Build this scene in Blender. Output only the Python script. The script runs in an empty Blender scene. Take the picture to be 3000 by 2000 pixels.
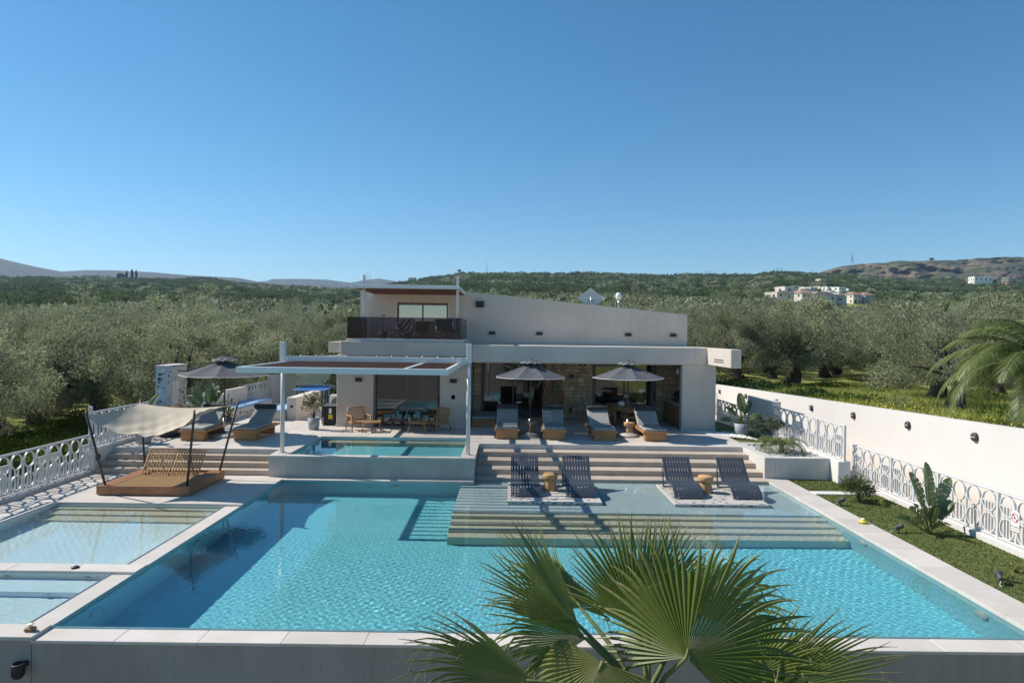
import bpy, math, random
import numpy as np
from mathutils import Vector, Matrix, Euler
from math import sin, cos, pi, radians as R, sqrt, exp
random.seed(7); rng = np.random.default_rng(7)
sc = bpy.context.scene
COL = sc.collection
# ---------------------------------------------------------------- camera
cam = bpy.data.cameras.new('camera'); cam.lens = 24; cam.sensor_width = 36
cam.clip_start = .1; cam.clip_end = 30000
co = bpy.data.objects.new('camera', cam); COL.objects.link(co)
co.matrix_world = (Matrix.Translation((0, 0, 4.2)) @ Matrix.Rotation(R(-.12), 4, 'Z') @
                   Matrix.Rotation(R(90 - .573), 4, 'X') @ Matrix.Rotation(R(.75), 4, 'Z'))
sc.camera = co
# ---------------------------------------------------------------- sky, sun, exposure
SUN = Vector((1.02, -.29, -1.0))                 # the way the light travels
w = bpy.data.worlds.new('World'); sc.world = w; w.use_nodes = True
wn = w.node_tree; bg = wn.nodes['Background']
sky = wn.nodes.new('ShaderNodeTexSky'); sky.sky_type = 'NISHITA'; sky.sun_disc = False
sky.sun_elevation = math.atan2(1, sqrt(1.02**2 + .29**2)); sky.sun_rotation = math.atan2(-1.02, .29)
sky.altitude = 400; sky.air_density = .9; sky.dust_density = .1; sky.ozone_density = 3.0
hs = wn.nodes.new('ShaderNodeHueSaturation'); hs.inputs['Saturation'].default_value = 1.26; hs.inputs['Hue'].default_value = .489
wn.links.new(sky.outputs[0], hs.inputs['Color']); wn.links.new(hs.outputs[0], bg.inputs[0]); bg.inputs[1].default_value = .076
sl = bpy.data.lights.new('sun', 'SUN'); sl.energy = 3.5; sl.angle = R(.5); sl.color = (1, .93, .83)
sl.cycles.is_caustics_light = True
so = bpy.data.objects.new('sun', sl); COL.objects.link(so)
so.rotation_euler = SUN.to_track_quat('-Z', 'Y').to_euler(); so.location = (-30, 10, 40)
vs = sc.view_settings; vs.view_transform = 'Standard'; vs.look = 'None'; vs.gamma = 1
vs.use_curve_mapping = False; vs.exposure = .82
cy = sc.cycles; cy.max_bounces = 8; cy.diffuse_bounces = 3; cy.glossy_bounces = 4
cy.transmission_bounces = 6; cy.transparent_max_bounces = 12; cy.volume_bounces = 0
cy.sample_clamp_indirect = 6; cy.use_denoising = True; cy.caustics_reflective = False
# ---------------------------------------------------------------- helpers
T = .62                                           # terrace level above the pool deck
class MB:
    """collects geometry that becomes ONE mesh object"""
    def __init__(s): s.v = []; s.f = []; s.sm = []; s.mi = []; s.cm = 0
    def add(s, vs, fs, smooth=False):
        n = len(s.v); s.v += [tuple(p) for p in vs]
        for f in fs: s.f.append([n + i for i in f]); s.sm.append(smooth); s.mi.append(s.cm)
        return s
    def box(s, x0, x1, y0, y1, z0, z1, b=0, M=None):
        if b <= 0:
            vs = [(x, y, z) for z in (z0, z1) for x, y in ((x0, y0), (x1, y0), (x1, y1), (x0, y1))]
            fs = [(3, 2, 1, 0), (4, 5, 6, 7), (0, 1, 5, 4), (1, 2, 6, 5), (2, 3, 7, 6), (3, 0, 4, 7)]
        else:
            c = ((x0+x1)/2, (y0+y1)/2, (z0+z1)/2); h = ((x1-x0)/2, (y1-y0)/2, (z1-z0)/2)
            b = min(b, .45*2*min(h)); vs = []; ix = {}
            for sx in (-1, 1):
                for sy in (-1, 1):
                    for sz in (-1, 1):
                        for a in range(3):
                            d = [h[0]-b, h[1]-b, h[2]-b]; d[a] = h[a]
                            ix[sx, sy, sz, a] = len(vs)
                            vs.append((c[0]+sx*d[0], c[1]+sy*d[1], c[2]+sz*d[2]))
            fs = []
            for a in range(3):
                u, v_ = [i for i in range(3) if i != a]
                for q in (-1, 1):
                    r = []
                    for p, t in ((-1, -1), (1, -1), (1, 1), (-1, 1)):
                        k = [0, 0, 0]; k[a] = q; k[u] = p; k[v_] = t; r.append(ix[k[0], k[1], k[2], a])
                    flip = (q < 0) ^ (a == 1)
                    fs.append(r[::-1] if flip else r)
                for p in (-1, 1):                  # edges along axis a
                    for t in (-1, 1):
                        r = []
                        for q, ax in ((-1, u), (1, u), (1, v_), (-1, v_)):
                            k = [0, 0, 0]; k[a] = q; k[u] = p; k[v_] = t; r.append(ix[k[0], k[1], k[2], ax])
                        fs.append(r)
            for sx in (-1, 1):
                for sy in (-1, 1):
                    for sz in (-1, 1): fs.append([ix[sx, sy, sz, a] for a in range(3)])
        if M is not None: vs = [M @ Vector(p) for p in vs]
        return s.add(vs, fs)
    def prism(s, poly, z0, z1):
        n = len(poly)
        return s.add([(x, y, z0) for x, y in poly] + [(x, y, z1) for x, y in poly],
                     [list(range(n))[::-1], list(range(n, 2*n))] + [(i, (i+1) % n, n+(i+1) % n, n+i) for i in range(n)])
    def tube(s, pts, r, n=8, cap=True, smooth=True, sx=1, close=False):
        pts = [Vector(p) for p in pts]; m = len(pts)
        rs = r if isinstance(r, (list, tuple)) else [r]*m
        vs = []; up = None
        for i, p in enumerate(pts):
            a = pts[i-1] if (i or close) else p; b = pts[(i+1) % m] if (i < m-1 or close) else p
            t = (b - a).normalized()
            if up is None:
                up = Vector((0, 0, 1)) if abs(t.z) < .9 else Vector((1, 0, 0))
            x = t.cross(up).normalized(); y = x.cross(t).normalized(); up = y
            for k in range(n):
                q = 2*pi*(k+.5)/n; vs.append(p + x*cos(q)*rs[i]*sx + y*sin(q)*rs[i])
        fs = [(i*n+k, i*n+(k+1) % n, (i+1)*n+(k+1) % n, (i+1)*n+k) for i in range(m-1) for k in range(n)]
        if close: fs += [((m-1)*n+k, (m-1)*n+(k+1) % n, (k+1) % n, k) for k in range(n)]
        s.add(vs, fs, smooth)
        if cap and not close:
            k = len(s.v) - m*n
            s.f += [list(range(k, k+n))[::-1], list(range(k+(m-1)*n, k+m*n))]; s.sm += [False]*2; s.mi += [s.cm]*2
        return s
    def lathe(s, prof, n=24, c=(0, 0, 0), smooth=True, ax='z', ph=0):
        vs = []; m = len(prof)
        for r, z in prof:
            for k in range(n):
                a = 2*pi*k/n + ph; p = (r*cos(a), r*sin(a), z)
                if ax == 'x': p = (p[2], p[0], p[1])
                if ax == 'y': p = (p[0], -p[2], p[1])
                vs.append((c[0]+p[0], c[1]+p[1], c[2]+p[2]))
        fs = [(i*n+k, i*n+(k+1) % n, (i+1)*n+(k+1) % n, (i+1)*n+k) for i in range(m-1) for k in range(n)]
        s.add(vs, fs, smooth)
        k = len(s.v) - m*n
        for e, fl in ((0, 1), (m-1, 0)):
            if prof[e][0] > 1e-4:
                l = list(range(k+e*n, k+e*n+n)); s.f.append(l[::-1] if fl else l); s.sm.append(False); s.mi.append(s.cm)
        return s
    def grid(s, fn, nu, nv, smooth=True):
        vs = [fn(i/nu, j/nv) for j in range(nv+1) for i in range(nu+1)]; k = nu+1
        return s.add(vs, [(j*k+i, j*k+i+1, (j+1)*k+i+1, (j+1)*k+i) for j in range(nv) for i in range(nu)], smooth)
    def quad(s, a, b, c, d): return s.add([a, b, c, d], [(0, 1, 2, 3)])
    def mesh(s, name, mats):
        me = bpy.data.meshes.new(name); me.from_pydata(s.v, [], s.f)
        for m in (mats if isinstance(mats, (list, tuple)) else [mats]): me.materials.append(m)
        me.polygons.foreach_set('use_smooth', s.sm)
        if any(s.mi): me.polygons.foreach_set('material_index', s.mi)
        me.update(); return me
    def build(s, name, mats, parent=None, loc=(0, 0, 0), rot=(0, 0, 0)):
        return ob(name, s.mesh(name, mats), parent, loc, rot)
def ob(name, me, parent=None, loc=(0, 0, 0), rot=(0, 0, 0)):
    o = bpy.data.objects.new(name, me); COL.objects.link(o)
    o.location = loc; o.rotation_euler = rot
    if parent is not None: o.parent = parent
    return o
def tag(o, label=None, cat=None, group=None, kind=None):
    if label: o['label'] = label
    if cat: o['category'] = cat
    if group: o['group'] = group
    if kind: o['kind'] = kind
    return o
def thing(name, label, cat, loc=(0, 0, 0), rz=0, group=None):
    o = bpy.data.objects.new(name, None); COL.objects.link(o); o.empty_display_size = .2
    o.location = loc; o.rotation_euler = (0, 0, rz)
    return tag(o, label, cat, group)
def struct(name, mb, m, **k): return tag(mb.build(name, m, **k), kind='structure')
def copy_tree(o, label=None, loc=None, rz=None, parent=None):
    c = o.copy(); COL.objects.link(c)
    if parent is not None: c.parent = parent
    if label: c['label'] = label
    if loc is not None: c.location = loc
    if rz is not None: c.rotation_euler = (0, 0, rz)
    for ch in list(o.children): copy_tree(ch, parent=c)
    return c
# ---------------------------------------------------------------- materials
def mat(name, col, rough=.6, col2=None, scale=4., bump=0., bscale=None, metal=0., spec=.4, detail=4, obj=False, stretch=None, trans=0, mixr=(.35, .65)):
    m = bpy.data.materials.new(name); m.use_nodes = True; nt = m.node_tree; N = nt.nodes; L = nt.links
    b = N['Principled BSDF']; b.inputs['Base Color'].default_value = (*col, 1)
    b.inputs['Roughness'].default_value = rough; b.inputs['Metallic'].default_value = metal
    b.inputs['Specular IOR Level'].default_value = spec
    if col2 is not None or bump:
        if obj: tc = N.new('ShaderNodeTexCoord').outputs['Object']
        else: tc = N.new('ShaderNodeNewGeometry').outputs['Position']
        mp = N.new('ShaderNodeMapping'); L.new(tc, mp.inputs[0])
        if stretch: mp.inputs['Scale'].default_value = stretch
        nz = N.new('ShaderNodeTexNoise'); nz.inputs['Scale'].default_value = scale; nz.inputs['Detail'].default_value = detail
        L.new(mp.outputs[0], nz.inputs[0])
        if col2 is not None:
            rp = N.new('ShaderNodeValToRGB'); rp.color_ramp.elements[0].position = mixr[0]; rp.color_ramp.elements[1].position = mixr[1]
            rp.color_ramp.elements[0].color = (*col, 1); rp.color_ramp.elements[1].color = (*col2, 1)
            L.new(nz.outputs['Fac'], rp.inputs[0]); out = rp.outputs[0]
            # each piece a shade of its own
            oi = N.new('ShaderNodeObjectInfo'); hv = N.new('ShaderNodeHueSaturation')
            mr = N.new('ShaderNodeMapRange'); mr.inputs['To Min'].default_value = .93; mr.inputs['To Max'].default_value = 1.07
            L.new(oi.outputs['Random'], mr.inputs[0]); L.new(mr.outputs[0], hv.inputs['Value']); L.new(out, hv.inputs['Color'])
            L.new(hv.outputs[0], b.inputs['Base Color'])
        if bump:
            n2 = N.new('ShaderNodeTexNoise'); n2.inputs['Scale'].default_value = bscale or scale*6; n2.inputs['Detail'].default_value = 3
            L.new(mp.outputs[0], n2.inputs[0])
            bp = N.new('ShaderNodeBump'); bp.inputs['Strength'].default_value = bump; bp.inputs['Distance'].default_value = .01
            L.new(n2.outputs['Fac'], bp.inputs['Height']); L.new(bp.outputs[0], b.inputs['Normal'])
    return m
def wood(name, a, b, scale=3, stretch=(1, 1, 12), rough=.5):
    return mat(name, a, rough, b, scale=scale, bump=.15, bscale=30, stretch=stretch, obj=True, detail=6)
def leafmat(name, a, b, back=None, tr=.25, gl=.0, attr=True):
    """leaf: diffuse + light shining through, colour varied per leaf (attribute) and per plant"""
    m = bpy.data.materials.new(name); m.use_nodes = True; nt = m.node_tree; N = nt.nodes; L = nt.links
    N.remove(N['Principled BSDF'])
    at = N.new('ShaderNodeAttribute'); at.attribute_name = 'tone'
    mx = N.new('ShaderNodeMix'); mx.data_type = 'RGBA'; mx.inputs[6].default_value = (*a, 1); mx.inputs[7].default_value = (*b, 1)
    L.new(at.outputs['Fac'], mx.inputs[0]); c = mx.outputs[2]
    if back:
        ge = N.new('ShaderNodeNewGeometry'); m2 = N.new('ShaderNodeMix'); m2.data_type = 'RGBA'
        L.new(ge.outputs['Backfacing'], m2.inputs[0]); L.new(c, m2.inputs[6]); m2.inputs[7].default_value = (*back, 1); c = m2.outputs[2]
    oi = N.new('ShaderNodeObjectInfo'); hv = N.new('ShaderNodeHueSaturation')
    mr = N.new('ShaderNodeMapRange'); mr.inputs['To Min'].default_value = .78; mr.inputs['To Max'].default_value = 1.22
    L.new(oi.outputs['Random'], mr.inputs[0]); L.new(mr.outputs[0], hv.inputs['Value']); L.new(c, hv.inputs['Color']); c = hv.outputs[0]
    d = N.new('ShaderNodeBsdfDiffuse'); t = N.new('ShaderNodeBsdfTranslucent'); ms = N.new('ShaderNodeMixShader')
    L.new(c, d.inputs[0]); L.new(c, t.inputs[0]); ms.inputs[0].default_value = tr
    L.new(d.outputs[0], ms.inputs[1]); L.new(t.outputs[0], ms.inputs[2]); o = ms.outputs[0]
    if gl:
        g = N.new('ShaderNodeBsdfGlossy'); g.inputs['Roughness'].default_value = .45; m3 = N.new('ShaderNodeMixShader')
        m3.inputs[0].default_value = gl; L.new(o, m3.inputs[1]); L.new(g.outputs[0], m3.inputs[2]); o = m3.outputs[0]
    L.new(o, N['Material Output'].inputs[0]); return m
def glassmat(name, tint, refl, rough=.0, ior=1.5):
    m = bpy.data.materials.new(name); m.use_nodes = True; nt = m.node_tree; N = nt.nodes; L = nt.links
    N.remove(N['Principled BSDF'])
    t = N.new('ShaderNodeBsdfTransparent'); t.inputs[0].default_value = (*tint, 1)
    g = N.new('ShaderNodeBsdfGlossy'); g.inputs['Roughness'].default_value = rough
    fr = N.new('ShaderNodeFresnel'); fr.inputs[0].default_value = ior
    mr = N.new('ShaderNodeMapRange'); mr.inputs['To Min'].default_value = refl; L.new(fr.outputs[0], mr.inputs[0])
    ms = N.new('ShaderNodeMixShader'); L.new(mr.outputs[0], ms.inputs[0]); L.new(t.outputs[0], ms.inputs[1]); L.new(g.outputs[0], ms.inputs[2])
    L.new(ms.outputs[0], N['Material Output'].inputs[0]); return m
M = dict(
    tile=mat('pale_stone_tile', (.56, .51, .455), .55, (.62, .57, .52), scale=1.3, bump=.08, bscale=60),
    tread=mat('warm_stone_tread', (.44, .36, .29), .6, (.51, .43, .35), scale=1.7, bump=.1, bscale=70),
    grout=mat('grout', (.33, .30, .27), .9),
    conc=mat('grey_concrete', (.47, .435, .39), .8, (.55, .515, .47), scale=1.2, bump=.25, bscale=22),
    lconc=mat('light_concrete', (.52, .50, .47), .75, (.58, .56, .53), scale=1.5, bump=.1, bscale=30),
    greige=mat('greige_plaster', (.60, .53, .465), .85, (.64, .57, .505), scale=.6, bump=.1, bscale=120),
    white=mat('white_plaster', (.66, .635, .61), .8, (.70, .675, .65), scale=.35, bump=.1, bscale=90),
    cream=mat('cream_plaster', (.60, .55, .50), .8, (.66, .61, .55), scale=.7, bump=.1, bscale=90),
    wmetal=mat('white_lacquer', (.64, .64, .63), .35, spec=.5),
    pmetal=mat('pale_lacquered_steel', (.66, .71, .71), .32, spec=.5),
    slat=wood('red_brown_slat', (.15, .06, .04), (.22, .09, .06), stretch=(.4, 6, 6)),
    teak=wood('honey_teak', (.33, .16, .06), (.43, .225, .09), stretch=(1, 8, 8)),
    deck=wood('brown_deck_board', (.27, .115, .05), (.37, .17, .08), stretch=(1.2, 7, 7)),
    dwood=wood('dark_walnut', (.16, .075, .035), (.23, .11, .055), stretch=(7, 7, 1)),
    grey=mat('grey_fabric', (.30, .305, .30), .95, (.345, .35, .34), scale=9, bump=.3, bscale=300, obj=True),
    char=mat('charcoal_fabric', (.035, .042, .055), .9, (.05, .057, .07), scale=12, bump=.3, bscale=300, obj=True),
    parasol=mat('slate_parasol_cloth', (.082, .088, .10), .9, (.10, .107, .12), scale=5, bump=.25, bscale=9, obj=True),
    navy=mat('dark_blue_plastic', (.052, .062, .082), .38, spec=.5),
    black=mat('black_metal', (.02, .021, .023), .45),
    dmetal=mat('dark_bronze_metal', (.05, .043, .042), .5),
    steel=mat('brushed_steel', (.55, .55, .54), .3, metal=1),
    cork=mat('cork', (.47, .265, .115), .85, (.58, .35, .165), scale=26, bump=.4, bscale=60, obj=True),
    rope=mat('woven_rope', (.40, .25, .115), .9, (.52, .35, .18), scale=40, bump=.3, bscale=90, obj=True),
    drope=mat('dark_rope', (.09, .075, .065), .9, (.16, .135, .12), scale=40, obj=True),
    sail=mat('cream_sail_cloth', (.50, .43, .33), .9, (.55, .48, .375), scale=2, bump=.25, bscale=5, obj=True),
    pot=mat('blue_grey_pot', (.30, .33, .36), .6, (.34, .37, .40), scale=3, obj=True),
    dpot=mat('dark_pot', (.07, .075, .08), .6),
    soil=mat('soil', (.05, .035, .022), .95, (.09, .065, .04), scale=20),
    frame=mat('bronze_window_frame', (.17, .135, .12), .45),
    glass=glassmat('window_glass', (.62, .63, .64), .07),
    skyglass=glassmat('coated_window_glass', (.30, .32, .33), .40),
    smoke=glassmat('smoked_balcony_glass', (.44, .43, .51), .0, 0, 1.28),
    curtain=mat('linen_curtain', (.42, .40, .36), .95, (.5, .48, .43), scale=3, obj=True),
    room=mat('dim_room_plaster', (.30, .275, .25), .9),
    blue=mat('light_blue_cushion', (.27, .40, .60), .9, (.31, .44, .64), scale=5, obj=True),
    ping=mat('blue_table_top', (.03, .13, .42), .45),
    terra=mat('pale_terrazzo', (.50, .465, .42), .5, (.56, .52, .475), scale=3),
    bterra=mat('blue_grey_terrazzo', (.36, .44, .50), .5, (.40, .48, .54), scale=3),
    chip=mat('blue_stone_chip', (.07, .09, .16), .5, (.16, .18, .24), scale=2),
    wchip=mat('white_stone_chip', (.70, .69, .66), .5),
    pebble=mat('white_pebble', (.72, .70, .67), .7, (.82, .81, .79), scale=6),
    bark=mat('olive_bark', (.045, .036, .028), .95, (.10, .083, .066), scale=7, bump=1, bscale=18, obj=True, stretch=(1, 1, .35)),
    pbark=mat('palm_fibre_bark', (.16, .115, .07), .95, (.25, .19, .12), scale=9, bump=.8, bscale=25, obj=True),
    stem=mat('green_stem', (.12, .15, .045), .7, (.18, .20, .07), scale=6, obj=True),
    drive=mat('beige_driveway', (.50, .41, .325), .85, (.56, .465, .375), scale=.8, bump=.1, bscale=60),
    red=mat('red_print', (.45, .03, .03), .5), ink=mat('dark_print', (.06, .06, .065), .6),
    sign=mat('white_sign', (.80, .79, .77), .4), yellow=mat('yellow_sticker', (.70, .55, .03), .5),
    brass=mat('brass', (.46, .33, .12), .4),
    lens=mat('lamp_lens', (.55, .56, .55), .3), wax=mat('pale_wax', (.70, .64, .5), .6),
    cable=mat('white_cable', (.7, .7, .68), .5), darkw=mat('dark_window', (.03, .035, .042), .2, spec=.6))

def weather(m, amt=.14, base=None):
    """vertical rain streaks and blotches; base: height below which splash dirt gathers"""
    nt = m.node_tree; N = nt.nodes; L = nt.links; b = N['Principled BSDF']; src = b.inputs['Base Color'].links[0].from_socket
    ge = N.new('ShaderNodeNewGeometry'); mp = N.new('ShaderNodeMapping'); mp.inputs['Scale'].default_value = (3.2, 3.2, .22); L.new(ge.outputs['Position'], mp.inputs[0])
    n1 = N.new('ShaderNodeTexNoise'); n1.inputs['Scale'].default_value = 2.2; n1.inputs['Detail'].default_value = 8; n1.inputs['Roughness'].default_value = .65; L.new(mp.outputs[0], n1.inputs[0])
    n2 = N.new('ShaderNodeTexNoise'); n2.inputs['Scale'].default_value = .55; n2.inputs['Detail'].default_value = 6; L.new(ge.outputs['Position'], n2.inputs[0])
    mu = N.new('ShaderNodeMath'); mu.operation = 'MULTIPLY'; L.new(n1.outputs['Fac'], mu.inputs[0]); L.new(n2.outputs['Fac'], mu.inputs[1])
    mr = N.new('ShaderNodeMapRange'); mr.inputs['From Min'].default_value = .20; mr.inputs['From Max'].default_value = .42; mr.inputs['To Max'].default_value = amt; L.new(mu.outputs[0], mr.inputs[0])
    mx = N.new('ShaderNodeMix'); mx.data_type = 'RGBA'; L.new(mr.outputs[0], mx.inputs[0]); L.new(src, mx.inputs[6]); mx.inputs[7].default_value = (.14, .115, .09, 1)
    out = mx.outputs[2]
    if base is not None:
        sx = N.new('ShaderNodeSeparateXYZ'); L.new(ge.outputs['Position'], sx.inputs[0]); ad = N.new('ShaderNodeMath'); ad.operation = 'MULTIPLY_ADD'; ad.inputs[1].default_value = -.55; L.new(n1.outputs['Fac'], ad.inputs[0]); L.new(sx.outputs[2], ad.inputs[2])
        m2 = N.new('ShaderNodeMapRange'); m2.inputs['From Min'].default_value = base+.25; m2.inputs['From Max'].default_value = base-.35; m2.inputs['To Max'].default_value = .35; L.new(ad.outputs[0], m2.inputs[0])
        m3 = N.new('ShaderNodeMix'); m3.data_type = 'RGBA'; L.new(m2.outputs[0], m3.inputs[0]); L.new(out, m3.inputs[6]); m3.inputs[7].default_value = (.30, .24, .18, 1); out = m3.outputs[2]
    L.new(out, b.inputs['Base Color'])
weather(M['greige'], .13); weather(M['white'], .05, -.42); weather(M['lconc'], .16); weather(M['conc'], .22); weather(M['cream'], .14)
weather(M['tile'], .10); weather(M['tread'], .14)
# ================================================================ the lie of the land
RT = np.array([-1.3,-.946,-.747,-.598,-.448,-.348,-.249,-.199,-.159,-.109,-.059,-.019,.051,.151,.251,.326,.386,.416,.461,.551,.651,.751,.952,1.3])
RE = np.array([.076,.0773,.076,.076,.0765,.0693,.0641,.0683,.0768,.0845,.0896,.0911,.0921,.0919,.0917,.0927,.0985,.0974,.096,.0912,.0885,.0924,.095,.095]) - .007
def sstep(a, b, x): q = np.clip((x-a)/(b-a), 0, 1); return q*q*(3-2*q)
def ground(x, y):
    x = np.asarray(x, float); y = np.asarray(y, float)
    right = np.clip(1.55 - .0285*(y-18), .75, 1.65)
    left = -1.0 + .6*sstep(20, 60, y)
    k = sstep(-13, 13.7, x)
    back = left*(1-k) + right*k
    b = np.where(x < -12.5, left, np.where(x > 13.75, right, np.where((y > 36) & ((x < 9.9) | (y > 58)), back, -1.75)))
    b = np.where(y < 9, np.where(np.abs(x) < 12, -2.4, np.where(x > 13.7, b, -2.0)), b)
    t = x/np.maximum(y, 1)
    zr = 4.2 + np.interp(t, RT, RE)*1150
    s = np.clip((y-58)/1092, 0, 1)
    z = b + (zr-b)*s**1.3 - np.clip(y-1150, 0, 1e9)*.05
    z = z + sstep(60, 200, y)*(1.0*np.sin(x*.031+1)*np.sin(y*.027) + .5*np.sin(x*.07+y*.05))*np.clip(y/400, .3, 1.6)
    return z + np.where((x < -12.5) | (x > 13.75) | (y > 40), .12*np.sin(x*.9)*np.sin(y*.7+x*.3), 0)
def grass_mat():
    m = mat('meadow_grass', (.15, .20, .035), .95, (.27, .27, .08), scale=.35, bump=.6, bscale=6, detail=8)
    return m
g = MB(); xs = np.sort(np.r_[np.arange(-120, 121, 2.5), -12.6, -12.42, 13.66, 13.82]); ys = np.arange(-120, 81, 2.5)
X, Y = np.meshgrid(xs, ys); Z = ground(X, Y); n = len(xs)
# split sharply where the villa's retaining walls stand
g.add(np.stack([X, Y, Z], -1).reshape(-1, 3).tolist(),
      [(j*n+i, j*n+i+1, (j+1)*n+i+1, (j+1)*n+i) for j in range(len(ys)-1) for i in range(n-1)], True)
ts = np.linspace(-1.15, 1.15, 120); ys = np.geomspace(79, 1500, 90)
TT, Y = np.meshgrid(ts, ys); X = TT*Y; Z = ground(X, Y) - .02; n = len(ts)
g.add(np.stack([X, Y, Z], -1).reshape(-1, 3).tolist(),
      [(j*n+i, j*n+i+1, (j+1)*n+i+1, (j+1)*n+i) for j in range(len(ys)-1) for i in range(n-1)], True)
struct('ground', g, grass_mat())
# far hills: each a slope that rises to its own ridge line, with gullies
def hill(name, tab, dist, depth, base, m, rough, seed):
    tt = np.array([a for a, b in tab]); ee = np.array([b for a, b in tab]); r2 = np.random.default_rng(seed)
    nu, nv = 260, 60; u = np.linspace(tt[0], tt[-1], nu); vs = []
    from mathutils import noise as NZ
    for j in range(nv+14):
        v = j/nv
        d = dist - depth*(1-v) if v <= 1 else dist + depth*.5*(v-1)
        top = 4.2 + np.interp(u, tt, ee)*dist
        vv = min(v, 1)
        z = base + (top-base)*vv**.85
        gul = np.array([3.2*(NZ.ridged_multi_fractal(Vector((q*9+seed*3.1+vv*.9, vv*1.1, seed)), .9, 2.1, 5, .9, 2.0)-1.1) + 1.2*NZ.fractal(Vector((q*34, vv*5, seed+9)), .8, 2.0, 5) for q in u])
        d2 = d + rough*gul*(vv*(1-vv)*4*.5+.12)*6
        z = z + rough*gul*vv*(1-vv)*1.6
        if v > 1: z = z - (v-1)*(top-base)*1.2
        vs += list(zip(u*d2, d2, z))
    g = MB(); g.add(vs, [(j*nu+i, j*nu+i+1, (j+1)*nu+i+1, (j+1)*nu+i) for j in range(nv+13) for i in range(nu-1)], True)
    return struct(name, g, m)
LT = [(-.996,.1314),(-.847,.116),(-.747,.1014),(-.718,.0943),(-.658,.0832),(-.623,.0856),(-.583,.0861),(-.528,.0844),(-.483,.081),(-.438,.0786),(-.398,.0771),(-.372,.0725),(-.33,.068),(-.2,.06)]
LT2 = [(-.5,.06),(-.42,.068),(-.358,.0737),(-.349,.0768),(-.309,.0773),(-.269,.0768),(-.234,.0728),(-.219,.076),(-.194,.0793),(-.169,.0757),(-.099,.0711),(0,.06),(.1,.05)]
RTB = [(.33,.07),(.40,.083),(.426,.088),(.463,.0995),(.481,.1053),(.511,.1102),(.551,.1127),(.601,.1148),(.631,.1167),(.676,.1203),(.726,.1235),(.751,.1243),(.901,.1293),(1.0,.1232)]
hb = mat('scrubby_hillside', (.032, .04, .03), .95, (.075, .07, .05), scale=.012, bump=0, detail=12)
hr = mat('bare_brown_hillside', (.045, .058, .02), .95, (.165, .115, .07), scale=.018, detail=14, mixr=(.45, .60))
hill('hills', LT, 3600, 1500, 40, hb, 9, 3)
hill('hills', LT2, 5200, 2000, 60, hb, 12, 4)
hill('hills', RTB, 1700, 470, 50, hr, 17, 5)
# ================================================================ pools, decks, steps
PT = dict(floor=mat('turquoise_pool_mosaic', (.20, .63, .72), .5, (.27, .72, .79), scale=14, detail=2),
          wall=mat('blue_grey_pool_mosaic', (.34, .62, .68), .5, (.40, .68, .73), scale=9, detail=2),
          step=mat('sand_pool_tile', (.64, .53, .38), .5, (.70, .60, .45), scale=9, detail=2),
          shelf=mat('pale_pool_tile', (.74, .79, .78), .5, (.80, .84, .83), scale=5, detail=2))
def recv(o): o.cycles.is_caustics_receiver = True; return o
def tiles(parent, x0, x1, y0, y1, z, sx, sy, m, th=.03, gap=.005, name='tile', bond=False):
    if name == 'coping_stone': gap = .003
    nx = max(1, round((x1-x0)/sx)); ny = max(1, round((y1-y0)/sy)); dx = (x1-x0)/nx; dy = (y1-y0)/ny
    me = MB().box(-dx/2+gap/2, dx/2-gap/2, -dy/2+gap/2, dy/2-gap/2, -th, 0, b=.004).mesh(name, m)
    for j in range(ny):
        for i in range(nx):
            ob(name, me, parent, (x0+(i+.5)*dx, y0+(j+.5)*dy, z+random.uniform(-.0012, .0012)))
def slab(name, rects, z0, z1, m):
    b = MB()
    for x0, x1, y0, y1 in rects: b.box(x0, x1, y0, y1, z0, z1)
    return struct(name, b, m)
# lower deck (z = 0)
deck = slab('pool_deck', [(-12.34, -11.02, 8, 19.88), (-11.02, -6.50, 16.57, 19.88), (-6.498, -1.0, 19.44, 19.72)], -1.7, -.028, M['lconc'])
tiles(deck, -12.09, -11.0, 8, 16.55, 0, 1.1, 1.05, M['tile'])
tiles(deck, -12.09, -6.46, 16.9, 19.88, 0, 1.12, 1.0, M['tile'])
tiles(deck, -11.0, -6.46, 16.55, 16.9, 0, 1.12, .35, M['tile'], th=.06, name='coping_stone')
tiles(deck, -6.46, -1.0, 19.38, 19.72, 0, 1.09, .34, M['tile'], th=.06, name='coping_stone')
# terrace (z = T)
ter = slab('terrace', [(-12.34, -6.95, 20.79, 27.3), (-12.34, -6.6, 27.3, 36), (-6.95, -1.0, 23.52, 26.0), (-1.0, 7.64, 22.32, 31.5), (-1.598, -1.002, 26.02, 29.4), (7.64, 7.9, 23.3, 26)], -1.6, T-.028, M['lconc'])
tiles(ter, -12.09, -6.95, 20.79, 27.3, T, 1.03, 1.08, M['tile'], th=.05)
tiles(ter, -12.09, -6.6, 27.3, 36, T, 1.1, 1.08, M['tile'])
tiles(ter, -6.95, -1.0, 23.5, 26.25, T, 1.0, .92, M['tile'])
tiles(ter, -1.0, 7.64, 22.32, 29.4, T, 1.08, 1.01, M['tile'], th=.05)
tiles(ter, 7.64, 7.9, 23.3, 26, T, 1, 1, M['tile'])
tiles(ter, -1.6, -1.0, 26.25, 29.4, T, .6, 1.05, M['tile'])
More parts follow.
